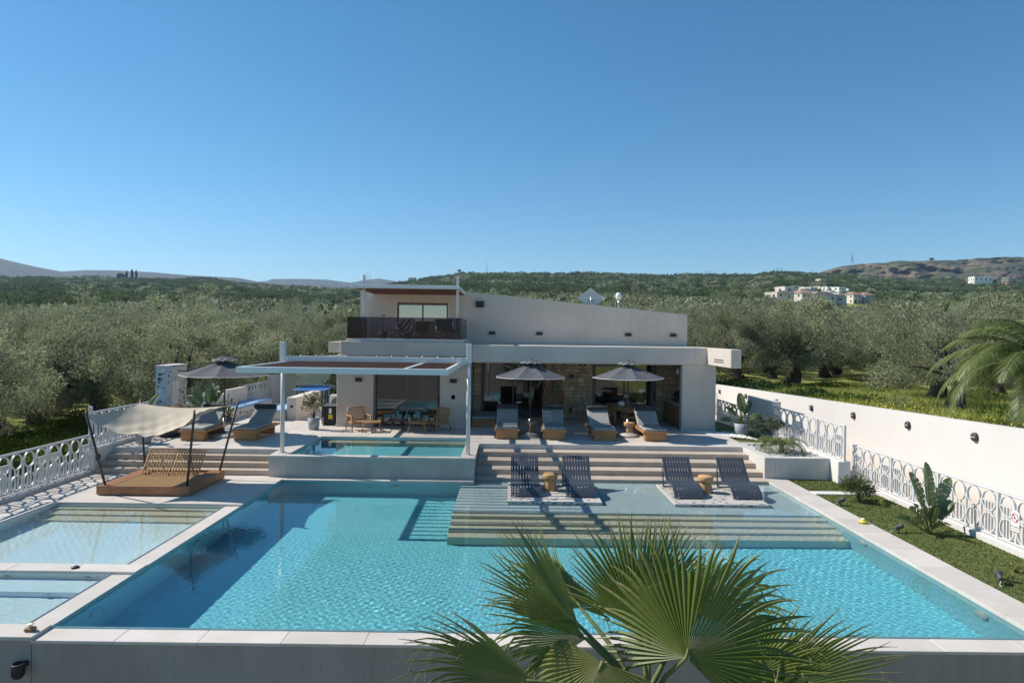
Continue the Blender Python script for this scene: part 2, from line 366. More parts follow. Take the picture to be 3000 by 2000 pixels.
# pier-like walls round the spa, flush with the terrace
spa = MB()
spa.box(-6.95, -1.0, 19.72, 19.94, -.6, T-.05); spa.box(-6.95, -6.47, 19.942, 23.52, -.6, T-.05); spa.box(-1.41, -1.0, 19.942, 23.52, -.6, T-.05)
spaw = tag(spa.build('spa_wall', M['conc']), 'grey concrete wall of the raised plunge pool under the slatted pergola', 'spa wall')
tiles(spaw, -6.5, -1.42, 19.70, 19.95, T, 1.0, .25, M['tile'], th=.05, name='coping_stone')
tiles(spaw, -6.97, -6.46, 19.95, 23.5, T, .5, 1.0, M['tile'], th=.05, name='coping_stone')
tiles(spaw, -1.42, -.98, 19.95, 23.5, T, .5, 1.0, M['tile'], th=.05, name='coping_stone')
for x0, x1 in ((-6.97, -6.5), (-1.42, -.98)): tiles(spaw, x0, x1, 19.70, 19.95, T, .5, .25, M['tile'], th=.05, name='coping_stone')
# flights of steps
def steps(x0, x1, ys, label):
    t = thing('staircase', label, 'steps', ((x0+x1)/2, ys[0], 0))
    for k in range(len(ys)-1):
        z1 = ST[k]; w = (x1-x0)/2
        MB().box(-w, w, ys[k]-ys[0], ys[k+1]-ys[0]+.02, z1-.155, z1, b=.006).build('step', M['tread'], t)
    return t
ST = [.155, .31, .465]
steps(-12.09, -6.97, [19.88, 20.19, 20.48, 20.79], 'three pale stone steps up to the terrace beside the rope daybed')
ST = [0, .155, .31, .465]
steps(-.98, 7.64, [19.94, 20.51, 21.11, 21.75, 22.32], 'wide warm stone steps rising out of the shallow shelf behind the blue loungers')
# main pool basin
D = -1.4
def basin(name, x0, x1, y0, y1, z0, top, fm, wm):
    b = MB(); b.quad((x0, y0, z0), (x1, y0, z0), (x1, y1, z0), (x0, y1, z0)); b.cm = 1
    for p, q in (((x0, y0), (x1, y0)), ((x1, y0), (x1, y1)), ((x1, y1), (x0, y1)), ((x0, y1), (x0, y0))):
        b.quad((*q, z0), (*p, z0), (*p, top), (*q, top))
    return recv(struct(name, b, [fm, wm]))
mp = basin('pool_basin', -6.47, 7.62, 9.67, 19.95, D, -.02, PT['floor'], PT['wall'])
b = MB().box(-6.47, -1.36, 19.40, 19.6, D-.1, -.062); recv(b.build('pool_back_wall', PT['wall'], mp))
b = MB().box(-1.36, 7.618, 16.55, 19.949, D, -.2); recv(b.build('sun_shelf', PT['shelf'], mp))
yy = [16.55, 16.25, 15.87, 15.52, 15.15]
for k in range(4):
    b = MB().box(-1.36, 7.618, yy[k+1], yy[k]-.002, D, -.37-.17*k, b=.008); recv(b.build('pool_step', PT['step'], mp))
def disc(parent, x, y, z, ax, r=.14):
    prof = [(0, 0), (r*.8, 0), (r*.92, .012), (r, .03), (r, .06)]
    if ax == 'x+': mt = Matrix.Rotation(R(90), 4, 'Y')
    elif ax == 'x-': mt = Matrix.Rotation(R(-90), 4, 'Y')
    else: mt = Matrix.Rotation(R(-90), 4, 'X')
    b = MB().lathe([(rr, zz-.03) for rr, zz in prof], 20); b.v = [tuple(mt @ Vector(v)) for v in b.v]
    recv(b.build('pool_light', M['lens'], parent, (x, y, z)))
for y in (10.9, 14.6): disc(mp, 7.6, y, -.45, 'x+', .16)
for y in (10.7, 14.2): disc(mp, -6.45, y, -.55, 'x-', .16)
for x in (-5.6, -3.2): disc(mp, x, 19.38, -.45, 'y', .16)
# shallow pools on the left, separated from the main pool by the low divider
kp = basin('pool_basin', -11.0, -6.883, 12.2, 16.56, -.62, -.03, PT['shelf'], PT['shelf'])
for k, (ya, yb, zt) in enumerate(((16.35, 16.559, -.2), (16.0, 16.348, -.34), (15.6, 15.998, -.48))):
    recv(MB().box(-11.0+.001, -6.881, ya, yb, -.62, zt, b=.006).build('pool_step', PT['step'], kp))
lp = basin('pool_basin', -11.0, -6.883, 9.67, 11.84, -.55, -.03, PT['shelf'], PT['shelf'])
recv(MB().box(-10.999, -6.881, 11.25, 11.839, -.55, -.30, b=.006).build('pool_step', PT['shelf'], lp))
for x in (-9.0, -7.6): disc(lp, x, 11.24, -.4, 'y', .05); disc(lp, x+.3, 11.82, -.18, 'y', .05)
sp = basin('spa_basin', -6.465, -1.415, 19.945, 23.51, -.35, T-.03, PT['floor'], PT['wall'])
recv(MB().box(-6.464, -1.416, 23.0, 23.509, -.35, .2, b=.006).build('spa_bench', PT['step'], sp))
# dividing and retaining walls with their coping stones
wl = tag(MB().box(-6.88, -6.48, 9.68, 16.55, -1.7, -.09).build('dividing_wall', M['lconc']), 'low submerged wall between the big pool and the shallow pools', 'wall')
tiles(wl, -6.9, -6.46, 12.2, 16.55, -.05, .5, 1.08, M['tile'], th=.045, name='coping_stone')
tiles(wl, -6.9, -6.46, 9.67, 11.84, -.05, .5, 1.08, M['tile'], th=.045, name='coping_stone')
wl = tag(MB().box(-11.0, -6.5, 11.86, 12.18, -1.7, -.05).build('cross_wall', M['lconc']), 'raised wall crossing between the two shallow pools at the left', 'wall')
tiles(wl, -11.0, -6.46, 11.83, 12.21, 0, 1.13, .4, M['tile'], th=.055, name='coping_stone')
fw = mat('pitted_grey_concrete', (.35, .315, .275), .85, (.42, .385, .34), scale=1.1, bump=.25, bscale=20)
def pits(m):
    nt = m.node_tree; N = nt.nodes; L = nt.links; b = N['Principled BSDF']; src = b.inputs['Base Color'].links[0].from_socket
    v = N.new('ShaderNodeTexVoronoi'); v.inputs['Scale'].default_value = 5.5; ge = N.new('ShaderNodeNewGeometry'); L.new(ge.outputs['Position'], v.inputs['Vector'])
    c = N.new('ShaderNodeMath'); c.operation = 'LESS_THAN'; c.inputs[1].default_value = .055; L.new(v.outputs['Distance'], c.inputs[0])
    mx = N.new('ShaderNodeMix'); mx.data_type = 'RGBA'; L.new(c.outputs[0], mx.inputs[0]); L.new(src, mx.inputs[6]); mx.inputs[7].default_value = (.07, .07, .07, 1)
    L.new(mx.outputs[2], b.inputs['Base Color'])
weather(fw, .25); pits(fw)
wl = tag(MB().box(-6.49, 8.28, 9.30, 9.66, -2.5, -.092).build('pool_front_wall', fw), 'long dark grey concrete front wall of the big pool behind the fan palm', 'wall')
tiles(wl, -6.5, 8.29, 9.28, 9.68, -.05, 1.14, .4, M['tile'], th=.045, name='coping_stone')
wl = tag(MB().box(-12.34, -6.5, 9.30, 9.66, -2.5, -.05).build('pool_front_wall', fw), 'short concrete front wall of the shallow pools with the black spotlight', 'wall')
tiles(wl, -11.0, -6.47, 9.27, 9.68, 0, 1.13, .4, M['tile'], th=.055, name='coping_stone')
wl = tag(MB().box(7.635, 8.28, 9.31, 20.33, -1.7, -.062).build('pool_side_wall', M['lconc']), 'right hand pool wall topped with wide coping beside the lawn', 'wall')
tiles(wl, 7.61, 8.29, 9.29, 20.34, 0, .7, 1.1, M['tile'], th=.06, name='coping_stone')
# water: a rippled sheet that really refracts, so the sun draws its own light nets on the floor
wm = bpy.data.materials.new('pool_water'); wm.use_nodes = True; N = wm.node_tree.nodes; N.remove(N['Principled BSDF'])
gl = N.new('ShaderNodeBsdfGlass'); gl.inputs['IOR'].default_value = 1.333; gl.inputs['Roughness'].default_value = 0
gl.inputs['Color'].default_value = (.88, .98, .985, 1); wm.node_tree.links.new(gl.outputs[0], N['Material Output'].inputs[0])
def water(x0, x1, y0, y1, z, step, amp, seed):
    nx = int((x1-x0)/step)+1; ny = int((y1-y0)/step)+1; r2 = np.random.default_rng(seed)
    X, Y = np.meshgrid(np.linspace(x0, x1, nx), np.linspace(y0, y1, ny)); Z = np.full_like(X, z)
    for i in range(34):
        lam = r2.uniform(.05, .17); a = r2.uniform(0, 6.28); ph = r2.uniform(0, 6.28)
        Z += amp*lam*np.sin((X*cos(a)+Y*sin(a))*2*pi/lam+ph)*(.6+.4*np.sin(X*.7*cos(i)+Y*.9*sin(i)+i))
    Z = z + (Z-z)*(.72+.45*np.sin(X*.42+1.1*np.sin(Y*.31+seed))*np.sin(Y*.5+.9*np.sin(X*.27)))
    b = MB(); b.add(np.stack([X, Y, Z], -1).reshape(-1, 3).tolist(),
                    [(j*nx+i, j*nx+i+1, (j+1)*nx+i+1, (j+1)*nx+i) for j in range(ny-1) for i in range(nx-1)], True)
    o = struct('water', b, wm); o.cycles.is_caustics_caster = True; return o
water(-6.469, 7.62, 9.671, 19.95, -.068, .018, .00078, 1)
water(-11.0, -6.881, 12.201, 16.559, -.075, .03, .0012, 2)
water(-11.0, -6.881, 9.671, 11.839, -.075, .03, .0012, 3)
water(-6.464, -1.416, 19.946, 23.509, T-.065, .05, .0006, 4)
# ---------------------------------------------------------------- garden on the right
lm = mat('lawn_turf', (.08, .105, .026), .95, (.13, .155, .045), scale=5, bump=1, bscale=55, detail=8)
b = MB().box(8.285, 10.0, 8, 18.38, -.5, -.015); b.box(8.285, 9.7, 18.72, 20.34, -.5, -.012)
struct('lawn', b, lm)
b = MB().quad((7.9, 23.3, .585), (9.75, 23.3, .585), (9.75, 33, .2), (7.9, 33, .3)); struct('lawn', b, lm)
struct('path', MB().box(8.285, 10.0, 18.382, 18.718, -.3, .015, b=.01), M['white'])
struct('unseen_reflection_ground', MB().quad((-60, -90, -1.9), (60, -90, -1.9), (60, 8.2, -1.9), (-60, 8.2, -1.9)), mat('reflection_ground_grey', (.16, .14, .12), .95, (.20, .18, .155), scale=3))  # unseen sheet added so the glass mirrors grey and the facade gets bounce
def blades(name, n, area, zf, h, cols, tr=.2, wd=.012, lean=.5):
    """a sward as ONE mesh of narrow triangles"""
    x = rng.uniform(area[0], area[1], n); y = rng.uniform(area[2], area[3], n); z = zf(x, y)
    a = rng.uniform(0, 2*pi, n); hh = h*rng.uniform(.5, 1.2, n); w_ = wd*rng.uniform(.6, 1.3, n)
    lx = rng.normal(0, lean, n)*hh; ly = rng.normal(0, lean, n)*hh
    P = np.empty((n, 3, 3)); P[:, 0] = np.stack([x-np.cos(a)*w_, y-np.sin(a)*w_, z], -1); P[:, 1] = np.stack([x+np.cos(a)*w_, y+np.sin(a)*w_, z], -1)
    P[:, 2] = np.stack([x+lx, y+ly, z+hh], -1)
    return tri_mesh(name, P.reshape(-1, 3), 3, leafmat(name+'_blade', *cols, tr=tr), rng.uniform(0, 1, n))
def tri_mesh(name, V, k, m, tone=None, link=True):
    """V: k vertices per face, in a row"""
    nf = len(V)//k; me = bpy.data.meshes.new(name)
    me.vertices.add(len(V)); me.vertices.foreach_set('co', np.ascontiguousarray(V, dtype=np.float32).ravel())
    me.loops.add(nf*k); me.loops.foreach_set('vertex_index', np.arange(nf*k, dtype=np.int32))
    me.polygons.add(nf); me.polygons.foreach_set('loop_start', np.arange(nf, dtype=np.int32)*k)
    me.update(calc_edges=True)
    if tone is not None:
        at = me.attributes.new('tone', 'FLOAT', 'FACE'); at.data.foreach_set('value', np.asarray(tone, np.float32))
    me.materials.append(m)
    return ob(name, me) if link else me
tag(blades('grass', 16000, (8.3, 10.0, 8.2, 18.36), lambda x, y: -.016+0*x, .028, ((.08, .11, .025), (.16, .185, .06)), lean=.7), kind='stuff')
tag(blades('grass', 2500, (8.3, 9.7, 18.74, 20.3), lambda x, y: -.013+0*x, .028, ((.08, .11, .025), (.16, .185, .06)), lean=.7), kind='stuff')
b = MB(); b.add([(10.26, 3, -.42), (13.6, 3, -.42), (13.6, 20, -.42), (10.26, 20, -.42), (13.6, 60, -.9), (10.26, 60, -.9)], [(0, 1, 2, 3), (3, 2, 4, 5)])
struct('driveway', b, M['drive'])
# planter and low walls at the end of the steps
pl = thing('planter', 'pale concrete planter of white pebbles at the right end of the wide steps', 'planter', (8.6, 21.5, 0))
pb = lambda x0, x1, y0, y1, z0, z1: MB().box(x0-8.6, x1-8.6, y0-21.5, y1-21.5, z0, z1, b=.008)
pb(7.645, 7.97, 20.36, 23.3, -.3, T+.004).build('side_wall', M['lconc'], pl); pb(7.972, 9.6, 20.36, 20.66, -.3, T+.002).build('front_wall', M['lconc'], pl)
pb(7.972, 9.6, 23.0, 23.3, -.3, T).build('back_wall', M['lconc'], pl); pb(7.972, 9.6, 20.662, 22.998, -.3, T-.07).build('soil', M['soil'], pl)
pp = MB()
for i in range(900):
    x = random.uniform(7.99, 9.58); y = random.uniform(20.68, 22.98); r = random.uniform(.02, .05); z = T-.06+random.uniform(0, .03)
    a = random.uniform(0, 6.28); e = random.uniform(.6, 1)
    pp.add([(x-8.6+r*cos(a+k*pi/2)*(1 if k % 2 else e), y-21.5+r*sin(a+k*pi/2)*(1 if k % 2 else e), z) for k in range(4)] + [(x-8.6, y-21.5, z+r*.6), (x-8.6, y-21.5, z-r*.4)],
           [(0, 1, 4), (1, 2, 4), (2, 3, 4), (3, 0, 4), (1, 0, 5), (2, 1, 5), (3, 2, 5), (0, 3, 5)], True)
tag(pp.build('pebbles', M['pebble'], pl), kind='stuff')
pp = MB()
for i in range(1100):
    u = random.random(); v = random.random(); x = 6.9+1.5*u+.35*v; y = 25.75-1.9*v*(.35+.65*u); r = random.uniform(.02, .055); z = T+.012
    a = random.uniform(0, 6.28); e = random.uniform(.6, 1)
    pp.add([(x+r*cos(a+k*pi/2)*(1 if k % 2 else e), y+r*sin(a+k*pi/2)*(1 if k % 2 else e), z) for k in range(4)] + [(x, y, z+r*.7), (x, y, z-.02)],
           [(0, 1, 4), (1, 2, 4), (2, 3, 4), (3, 0, 4), (1, 0, 5), (2, 1, 5), (3, 2, 5), (0, 3, 5)], True)
tag(pp.build('pebbles', M['pebble']), kind='stuff')
tag(MB().box(9.602, 9.96, 19.85, 25.3, -.45, T+.006, b=.01).build('parapet_wall', M['white']), 'low white parapet wall carrying the short upper railing by the planter', 'wall')
tag(MB().box(9.75, 10.07, 25.302, 27.95, -.6, 1.84, b=.01).build('screen_wall', M['white']), 'white screen wall behind the potted banana plant right of the villa', 'wall')
tag(MB().box(10.0, 10.26, 6, 19.85, -.5, .12, b=.01).build('curb_wall', M['white']), 'white curb under the long lawn railing', 'curb')
tag(MB().box(9.75, 10.05, 27.952, 33, -.6, .2).build('curb_wall', M['white']), 'white curb under the shaded railing past the villa corner', 'curb')
tag(MB().box(-12.36, -12.09, 6, 19.88, -1.7, .10, b=.01).build('curb_wall', M['lconc']), 'pale curb under the left deck railing', 'curb')
bw = MB(); bw.add([(13.6, 4, -1), (13.85, 4, -1), (13.85, 58, -1.2), (13.6, 58, -1.2), (13.6, 4, 2.27), (13.85, 4, 2.27), (13.85, 58, .72), (13.6, 58, .72)],
                  [(0, 4, 7, 3), (1, 2, 6, 5), (4, 5, 6, 7), (0, 1, 5, 4), (3, 7, 6, 2)])
bwt = tag(bw.build('boundary_wall', M['white']), 'tall white boundary wall with round lamps along the driveway', 'wall')
for y in (19.85, 23.2, 26.9, 30.65, 34.65, 44.1, 39.2):
    z = 2.27 - .0287*(y-4) - .42
    l = MB().lathe([(0, -.09), (.11, -.09), (.13, -.06), (.13, 0)], 20, ax='x').build('wall_lamp', M['dmetal'], bwt, (13.6, y, z))
    MB().box(-.115, -.088, -.1, .1, -.012, .012).build('lamp_slot', M['lens'], l)
# ================================================================ the villa
class Org:
    """builds parts given in world coordinates as children of a thing standing at o"""
    def __init__(s, root): s.root = root; s.o = Vector(root.location)
    def p(s, name, mb, m, parent=None):
        par = parent or s.root
        off = s.o + (Vector(parent.location) if parent else Vector((0, 0, 0)))
        mb.v = [tuple(Vector(v) - off) for v in mb.v]
        return mb.build(name, m, par)
B = lambda *a, **k: MB().box(*a, **k)
villa = thing('villa', 'modern greige villa with flat lower roof, upper balcony and stone walled recess', 'villa', (.6, 29, T))
V = Org(villa); G = M['greige']
# left ground-floor block, with the opening of its sliding door
w1 = MB(); w1.box(-6.6, -5.2, 26, 26.3, T-.03, 3.36, b=.012); w1.box(-2.67, -1.6, 26, 26.3, T-.03, 3.36, b=.012); w1.box(-5.2, -2.67, 26, 26.3, 2.85, 3.36)
w1.box(-6.6, -6.3, 26.302, 33, T-.03, 3.36); w1.box(-1.9, -1.6, 26.302, 31.5, T-.03, 3.36); w1.box(-6.3, -1.9, 31.2, 31.5, T-.03, 3.36)
V.p('wall', w1, G)
V.p('base_course', B(-6.63, -5.21, 25.97, 26.0, T, T+.09), M['lconc']); V.p('base_course', B(-2.66, -1.57, 25.97, 26.0, T, T+.09), M['lconc'])
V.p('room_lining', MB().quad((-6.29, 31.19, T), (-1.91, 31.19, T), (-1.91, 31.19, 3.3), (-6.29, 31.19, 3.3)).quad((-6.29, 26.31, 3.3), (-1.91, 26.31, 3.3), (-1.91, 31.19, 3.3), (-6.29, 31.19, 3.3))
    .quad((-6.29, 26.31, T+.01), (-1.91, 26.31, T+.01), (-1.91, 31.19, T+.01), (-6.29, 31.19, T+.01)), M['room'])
# upper slab and balcony
V.p('roof_slab', MB().box(-6.27, -1.55, 25.2, 33, 3.362, 3.885, b=.015).box(-7.35, -6.272, 27.6, 33, 3.38, 3.82, b=.015), G)
V.p('balcony_plinth', B(-6.08, -1.74, 25.32, 29.0, 3.887, 3.985, b=.012), M['cream'])
V.p('roof_slab', MB().box(-1.46, 7.85, 26, 33, 3.14, 3.785, b=.015), G)
V.p('flashing', MB().box(-1.45, 7.2, 26.03, 26.07, 3.786, 3.80), M['wmetal'])
V.p('wall', MB().box(6.56, 7.85, 26.003, 26.36, T-.03, 3.138, b=.012).box(7.6, 7.85, 26.362, 33, T-.03, 3.138), G)
V.p('base_course', MB().box(6.54, 7.88, 25.97, 26.0, T, T+.09), M['lconc'])
# projecting beam at the right corner
cb = V.p('corner_beam', MB().box(7.5, 7.86, 23.2, 25.997, 3.15, 3.79, b=.015), G)
for z in (3.30, 3.38): V.p('vent_slot', B(7.486, 7.499, 24.0, 25.1, z, z+.025), M['black'], cb)
# upper storey: a long wall whose top slopes down to the right
def hole_wall():
    x = [-6.4, -4.9, -2.62, -1.62]; z = [3.88, 5.50, 5.97]; b = MB()
    b.box(-6.4, -4.9, 29, 29.3, 3.88, 5.97); b.box(-2.62, -1.62, 29, 29.3, 3.88, 5.97); b.box(-4.9, -2.62, 29, 29.3, 5.50, 5.97)
    b.add([(-1.62, 29, 3.80), (7.5, 29, 3.80), (7.5, 29, 5.14), (-1.62, 29, 5.97), (-1.62, 29.3, 3.80), (7.5, 29.3, 3.80), (7.5, 29.3, 5.14), (-1.62, 29.3, 5.97)],
          [(0, 1, 2, 3), (7, 6, 5, 4), (3, 2, 6, 7), (1, 5, 6, 2)])
    b.box(7.2, 7.5, 29.302, 36, 3.80, 5.13); b.box(-6.4, -6.1, 29.302, 36, 3.88, 5.97); b.box(-6.42, -2.9, 32.6, 33, 5.97, 6.22)
    return b
V.p('upper_wall', hole_wall(), G)
V.p('upper_roof', MB().add([(-6.1, 29.302, 5.93), (-1.62, 29.302, 5.93), (7.2, 29.302, 5.10), (7.2, 36, 5.10), (-1.62, 36, 5.93), (-6.1, 36, 5.93)], [(0, 1, 4, 5), (1, 2, 3, 4)]), M['lconc'])
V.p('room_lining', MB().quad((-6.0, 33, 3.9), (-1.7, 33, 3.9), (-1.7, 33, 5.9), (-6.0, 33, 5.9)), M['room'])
# sliding doors: frame > panes
def slider(x0, x1, y, z0, z1, n, glass, parent=None, fr=.075, handle=True):
    b = MB(); b.box(x0, x1, y, y+.12, z1-fr, z1); b.box(x0, x1, y, y+.12, z0, z0+.05)
    for x in (x0, x1-fr): b.box(x, x+fr, y, y+.12, z0+.05, z1-fr)
    d = (x1-x0-2*fr)/n
    for i in range(1, n): b.box(x0+fr+d*i-.03, x0+fr+d*i+.03, y+.02, y+.10, z0+.05, z1-fr)
    f = V.p('door_frame', b, M['frame'], parent)
    for i in range(n):
        V.p('pane', B(x0+fr+d*i+.03, x0+fr+d*(i+1)-.03, y+.05, y+.062, z0+.05, z1-fr), glass, f)
    if handle: V.p('handle', B(x1-fr+.02, x1-fr+.05, y-.025, y, z0+.95, z0+1.2), M['black'], f)
    return f
slider(-5.2, -2.67, 26.16, T, 2.84, 2, M['glass']); slider(-4.88, -2.64, 29.12, 3.99, 5.48, 2, M['skyglass'])
for x in (-4.9, -2.68): V.p('door_reveal', B(x, x+.06, 28.998, 29.3, 3.99, 5.5), M['cream'])
def curtain(x0, x1, y, z0, z1, k, name='curtain'):
    V.p(name, MB().grid(lambda u, v: (x0+(x1-x0)*u, y+.05*sin(u*k)+.015*sin(u*k*2.3+1), z0+(z1-z0)*v), int(k*3), 1), M['curtain'])
curtain(-3.6, -2.75, 26.5, T+.02, 2.8, 40); curtain(-3.75, -2.7, 29.45, 4.0, 5.45, 44)
# recess under the right roof: stone wall with two sliders
V.p('soffit', MB().box(-1.4, 7.59, 26.37, 29.4, 3.10, 3.138), M['greige'])
stone_m = mat('honey_limestone', (.50, .37, .23), .9, (.66, .53, .37), scale=3.5, bump=.6, bscale=16, detail=8, obj=True)
_b = stone_m.node_tree.nodes
for nd in _b:
    if nd.type == 'MAP_RANGE': nd.inputs['To Min'].default_value = .72; nd.inputs['To Max'].default_value = 1.22
rs = random.Random(5)
def stonework(x0, x1, z0, z1, y, name='stone_wall'):
    bed = V.p(name, B(x0, x1, y+.03, y+.25, z0, z1), M['grout'])
    def put(a, b, c, d):
        g = .012; q = rs.uniform(0, .025); w_ = (b-a)/2-g; h = (d-c)/2-g
        if w_ < .02 or h < .02: return
        mb = MB().box(-w_, w_, -.035-q, .03, -h, h, b=.016)
        mb.v = [(vx+rs.uniform(-.008, .008), vy+rs.uniform(-.006, .006), vz+rs.uniform(-.008, .008)) for vx, vy, vz in mb.v]
        mb.build('stone', stone_m, bed, Vector(((a+b)/2, y+.03, (c+d)/2)) - V.o)
    z = z0
    while z < z1-.02:
        h = min(rs.choice((.15, .20, .25, .30)), z1-z)
        if z1-z-h < .09: h = z1-z
        x = x0
        while x < x1-.01:
            w_ = rs.uniform(.18, .46)
            if x1-x-w_ < .12: w_ = x1-x
            r = rs.random()
            if r < .28 and h > .24:
                s_ = h*rs.uniform(.4, .6); put(x, x+w_, z, z+s_)
                if w_ > .36: m_ = w_*rs.uniform(.35, .65); put(x, x+m_, z+s_, z+h); put(x+m_, x+w_, z+s_, z+h)
                else: put(x, x+w_, z+s_, z+h)
            elif r < .42 and w_ > .38:
                m_ = w_*rs.uniform(.25, .4); s_ = h*rs.uniform(.4, .6); put(x, x+m_, z, z+s_); put(x, x+m_, z+s_, z+h); put(x+m_, x+w_, z, z+h)
            else: put(x, x+w_, z, z+h)
            x += w_
        z += h
    return bed
sw1 = stonework(-1.58, -1.24, T, 3.10, 29.4); sw2 = stonework(1.52, 3.56, T, 3.10, 29.4); sw3 = stonework(6.30, 7.59, T, 3.10, 29.4)
slider(-1.24, 1.52, 29.42, T, 3.09, 2, M['glass'], fr=.10); slider(3.56, 6.30, 29.42, T, 3.09, 2, M['glass'], fr=.10)
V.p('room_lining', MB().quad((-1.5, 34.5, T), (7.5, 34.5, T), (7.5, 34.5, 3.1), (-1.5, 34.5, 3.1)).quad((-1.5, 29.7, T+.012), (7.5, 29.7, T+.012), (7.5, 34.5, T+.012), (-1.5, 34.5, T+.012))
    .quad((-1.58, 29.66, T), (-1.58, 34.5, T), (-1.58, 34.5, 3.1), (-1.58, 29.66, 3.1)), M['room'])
curtain(5.35, 6.15, 29.8, T+.02, 3.0, 26); curtain(-1.1, -.7, 29.8, T+.02, 3.0, 14)
V.p('kitchen_counter', B(-.3, 1.4, 32.5, 33.2, T, T+.95), M['dwood']); V.p('interior_sofa', MB().box(3.9, 5.6, 32, 33, T, T+.45, b=.05).box(3.9, 5.6, 32.9, 33.2, T, T+.85, b=.05), M['char'])
# lamps and small fittings on the walls
def wl_(x, z, y, w_=.125, h=.07, d=.09, name='wall_lamp'):
    o = V.p(name, B(x-w_, x+w_, y-d, y, z-h, z+h, b=.008), M['black']); return o
for x in (-5.76, -2.15): wl_(x, 2.41, 26.0)
for x in (-.78, 1.22, 4.99, 6.9): wl_(x, 4.26, 29.0, .13, .065)
wl_(-1.32, 5.47, 29.0, .175, .13, .12)
wl_(2.66, 2.45, 29.33, .1, .07, .08); wl_(2.62, 1.02, 29.34, .06, .07, .03, 'socket'); wl_(2.3, 2.98, 29.33, .045, .07, .06, 'spotlight'); wl_(3.0, 2.98, 29.33, .045, .07, .06, 'spotlight'); wl_(3.2, 2.98, 29.33, .045, .07, .06, 'spotlight')
V.p('call_button', MB().lathe([(0, -.03), (.07, -.03), (.085, -.02), (.085, 0)], 20, (-2.16, 26, 1.79), ax='y'), M['brass'])
V.p('speaker', MB().lathe([(0, -.07), (.10, -.06), (.13, -.02), (.13, 0)], 20, (6.55, 26.6, 2.85), ax='x'), M['wmetal'])
# balcony glass and the slatted canopy above it
bal = V.p('balcony_glass', MB().box(-6.06, -1.87, 25.36, 25.375, 3.99, 4.79).box(-1.865, -1.85, 25.38, 28.9, 3.99, 4.79).box(-6.08, -6.065, 25.38, 28.9, 3.99, 4.79), M['smoke'])
V.p('glass_clamp', MB().box(-1.88, -1.83, 26.4, 26.46, 4.6, 4.64).box(-1.88, -1.83, 27.4, 27.46, 4.6, 4.64), M['steel'], bal)
V.p('canopy_beam', MB().box(-5.86, -1.9, 25.0, 25.12, 5.835, 5.965, b=.008).box(-5.86, -1.9, 28.9, 28.998, 5.835, 5.965, b=.008), M['pmetal'])
V.p('canopy_beam', MB().box(-1.98, -1.9, 25.122, 28.898, 5.836, 5.964, b=.008).box(-5.86, -5.78, 25.122, 28.898, 5.836, 5.964, b=.008), M['pmetal'])
me = MB().box(-1.89, 1.89, -.02, .02, -.055, .055).mesh('canopy_slat', M['slat'])
for i in range(30): ob('canopy_slat', me, villa, Vector((-3.88, 25.2+i*.125, 5.885)) - V.o)
for x in (-5.5, -2.0):
    V.p('canopy_post', MB().box(x-.045, x+.045, 25.5, 25.59, 3.987, 6.36, b=.006), M['wmetal'])
# things on the balcony
def sling_chair(loc, rz, label, group=None):
    t = thing('lounge_chair', label, 'chair', loc, rz, group)
    prof = [(-.45, .34), (-.2, .27), (0, .25), (.15, .30), (.32, .55), (.45, .78)]
    MB().grid(lambda u, v: (-.33+.66*u, *[np.interp(v*5, range(6), [q[k] for q in prof]) for k in (0, 1)]), 4, 10).build('seat', M['drope'], t)
    for s in (-.34, .34):
        MB().tube([(s, q[0], q[1]) for q in prof], .016, 6).build('side_rail', M['steel'], t)
        MB().tube([(s, -.42, .33), (s, -.2, .0), (s, .35, .0), (s, .2, .36)], .014, 6).build('leg', M['steel'], t)
    return t
sling_chair((-4.25, 26.3, 3.985), R(-28), 'dark rope lounge chair on the balcony behind the plant', 'chairs on the balcony')
sling_chair((-2.45, 26.1, 3.985), R(20), 'dark rope lounge chair at the right end of the balcony', 'chairs on the balcony')
# roof equipment
t = thing('satellite_dish', 'white diamond shaped satellite dish seen from behind on the roof edge', 'dish', (3.5, 30.0, 5.46))
MB().grid(lambda u, v: ((u-v)*.62*1.0, .10*(1-((u-.5)**2+(v-.5)**2)*2.5)-.1, .38+(u+v-1)*.46), 8, 8).build('reflector', M['lens'], t, rot=(R(-12), 0, 0))
MB().tube([(0, -.02, -.1), (0, -.05, .45)], .03).build('mast', M['steel'], t); MB().box(-.42, .42, -.16, -.13, .36, .40).build('bracket', M['steel'], t)
MB().box(-.15, .15, -.14, -.1, .08, .11).build('brace', M['steel'], t)
t = thing('antenna', 'white globe antenna on a short mast on the roof', 'antenna', (4.72, 30.0, 5.34))
MB().tube([(0, 0, -.06), (0, 0, .48)], .03).build('mast', M['steel'], t); MB().tube([(.07, 0, -.05), (.07, 0, .3)], .018).build('pipe', M['steel'], t)
MB().lathe([(.02, -.16), (.11, -.12), (.135, 0), (.11, .12), (.05, .165), (0, .17)], 18).build('globe', M['sign'], t, (0, 0, .60))
t = thing('antenna', 'thin horizontal rod antenna on the roof right of the globe', 'antenna', (4.78, 30.02, 5.4))
MB().tube([(0, 0, 0), (.9, .1, .02)], .012, 6).tube([(0, 0, -.12), (0, 0, .05)], .02, 6).build('boom', M['steel'], t)
for i in range(5): MB().tube([(.12+i*.06, -.12, .01), (.12+i*.06, .12, .01)], .008, 5).build('element', M['steel'], t)
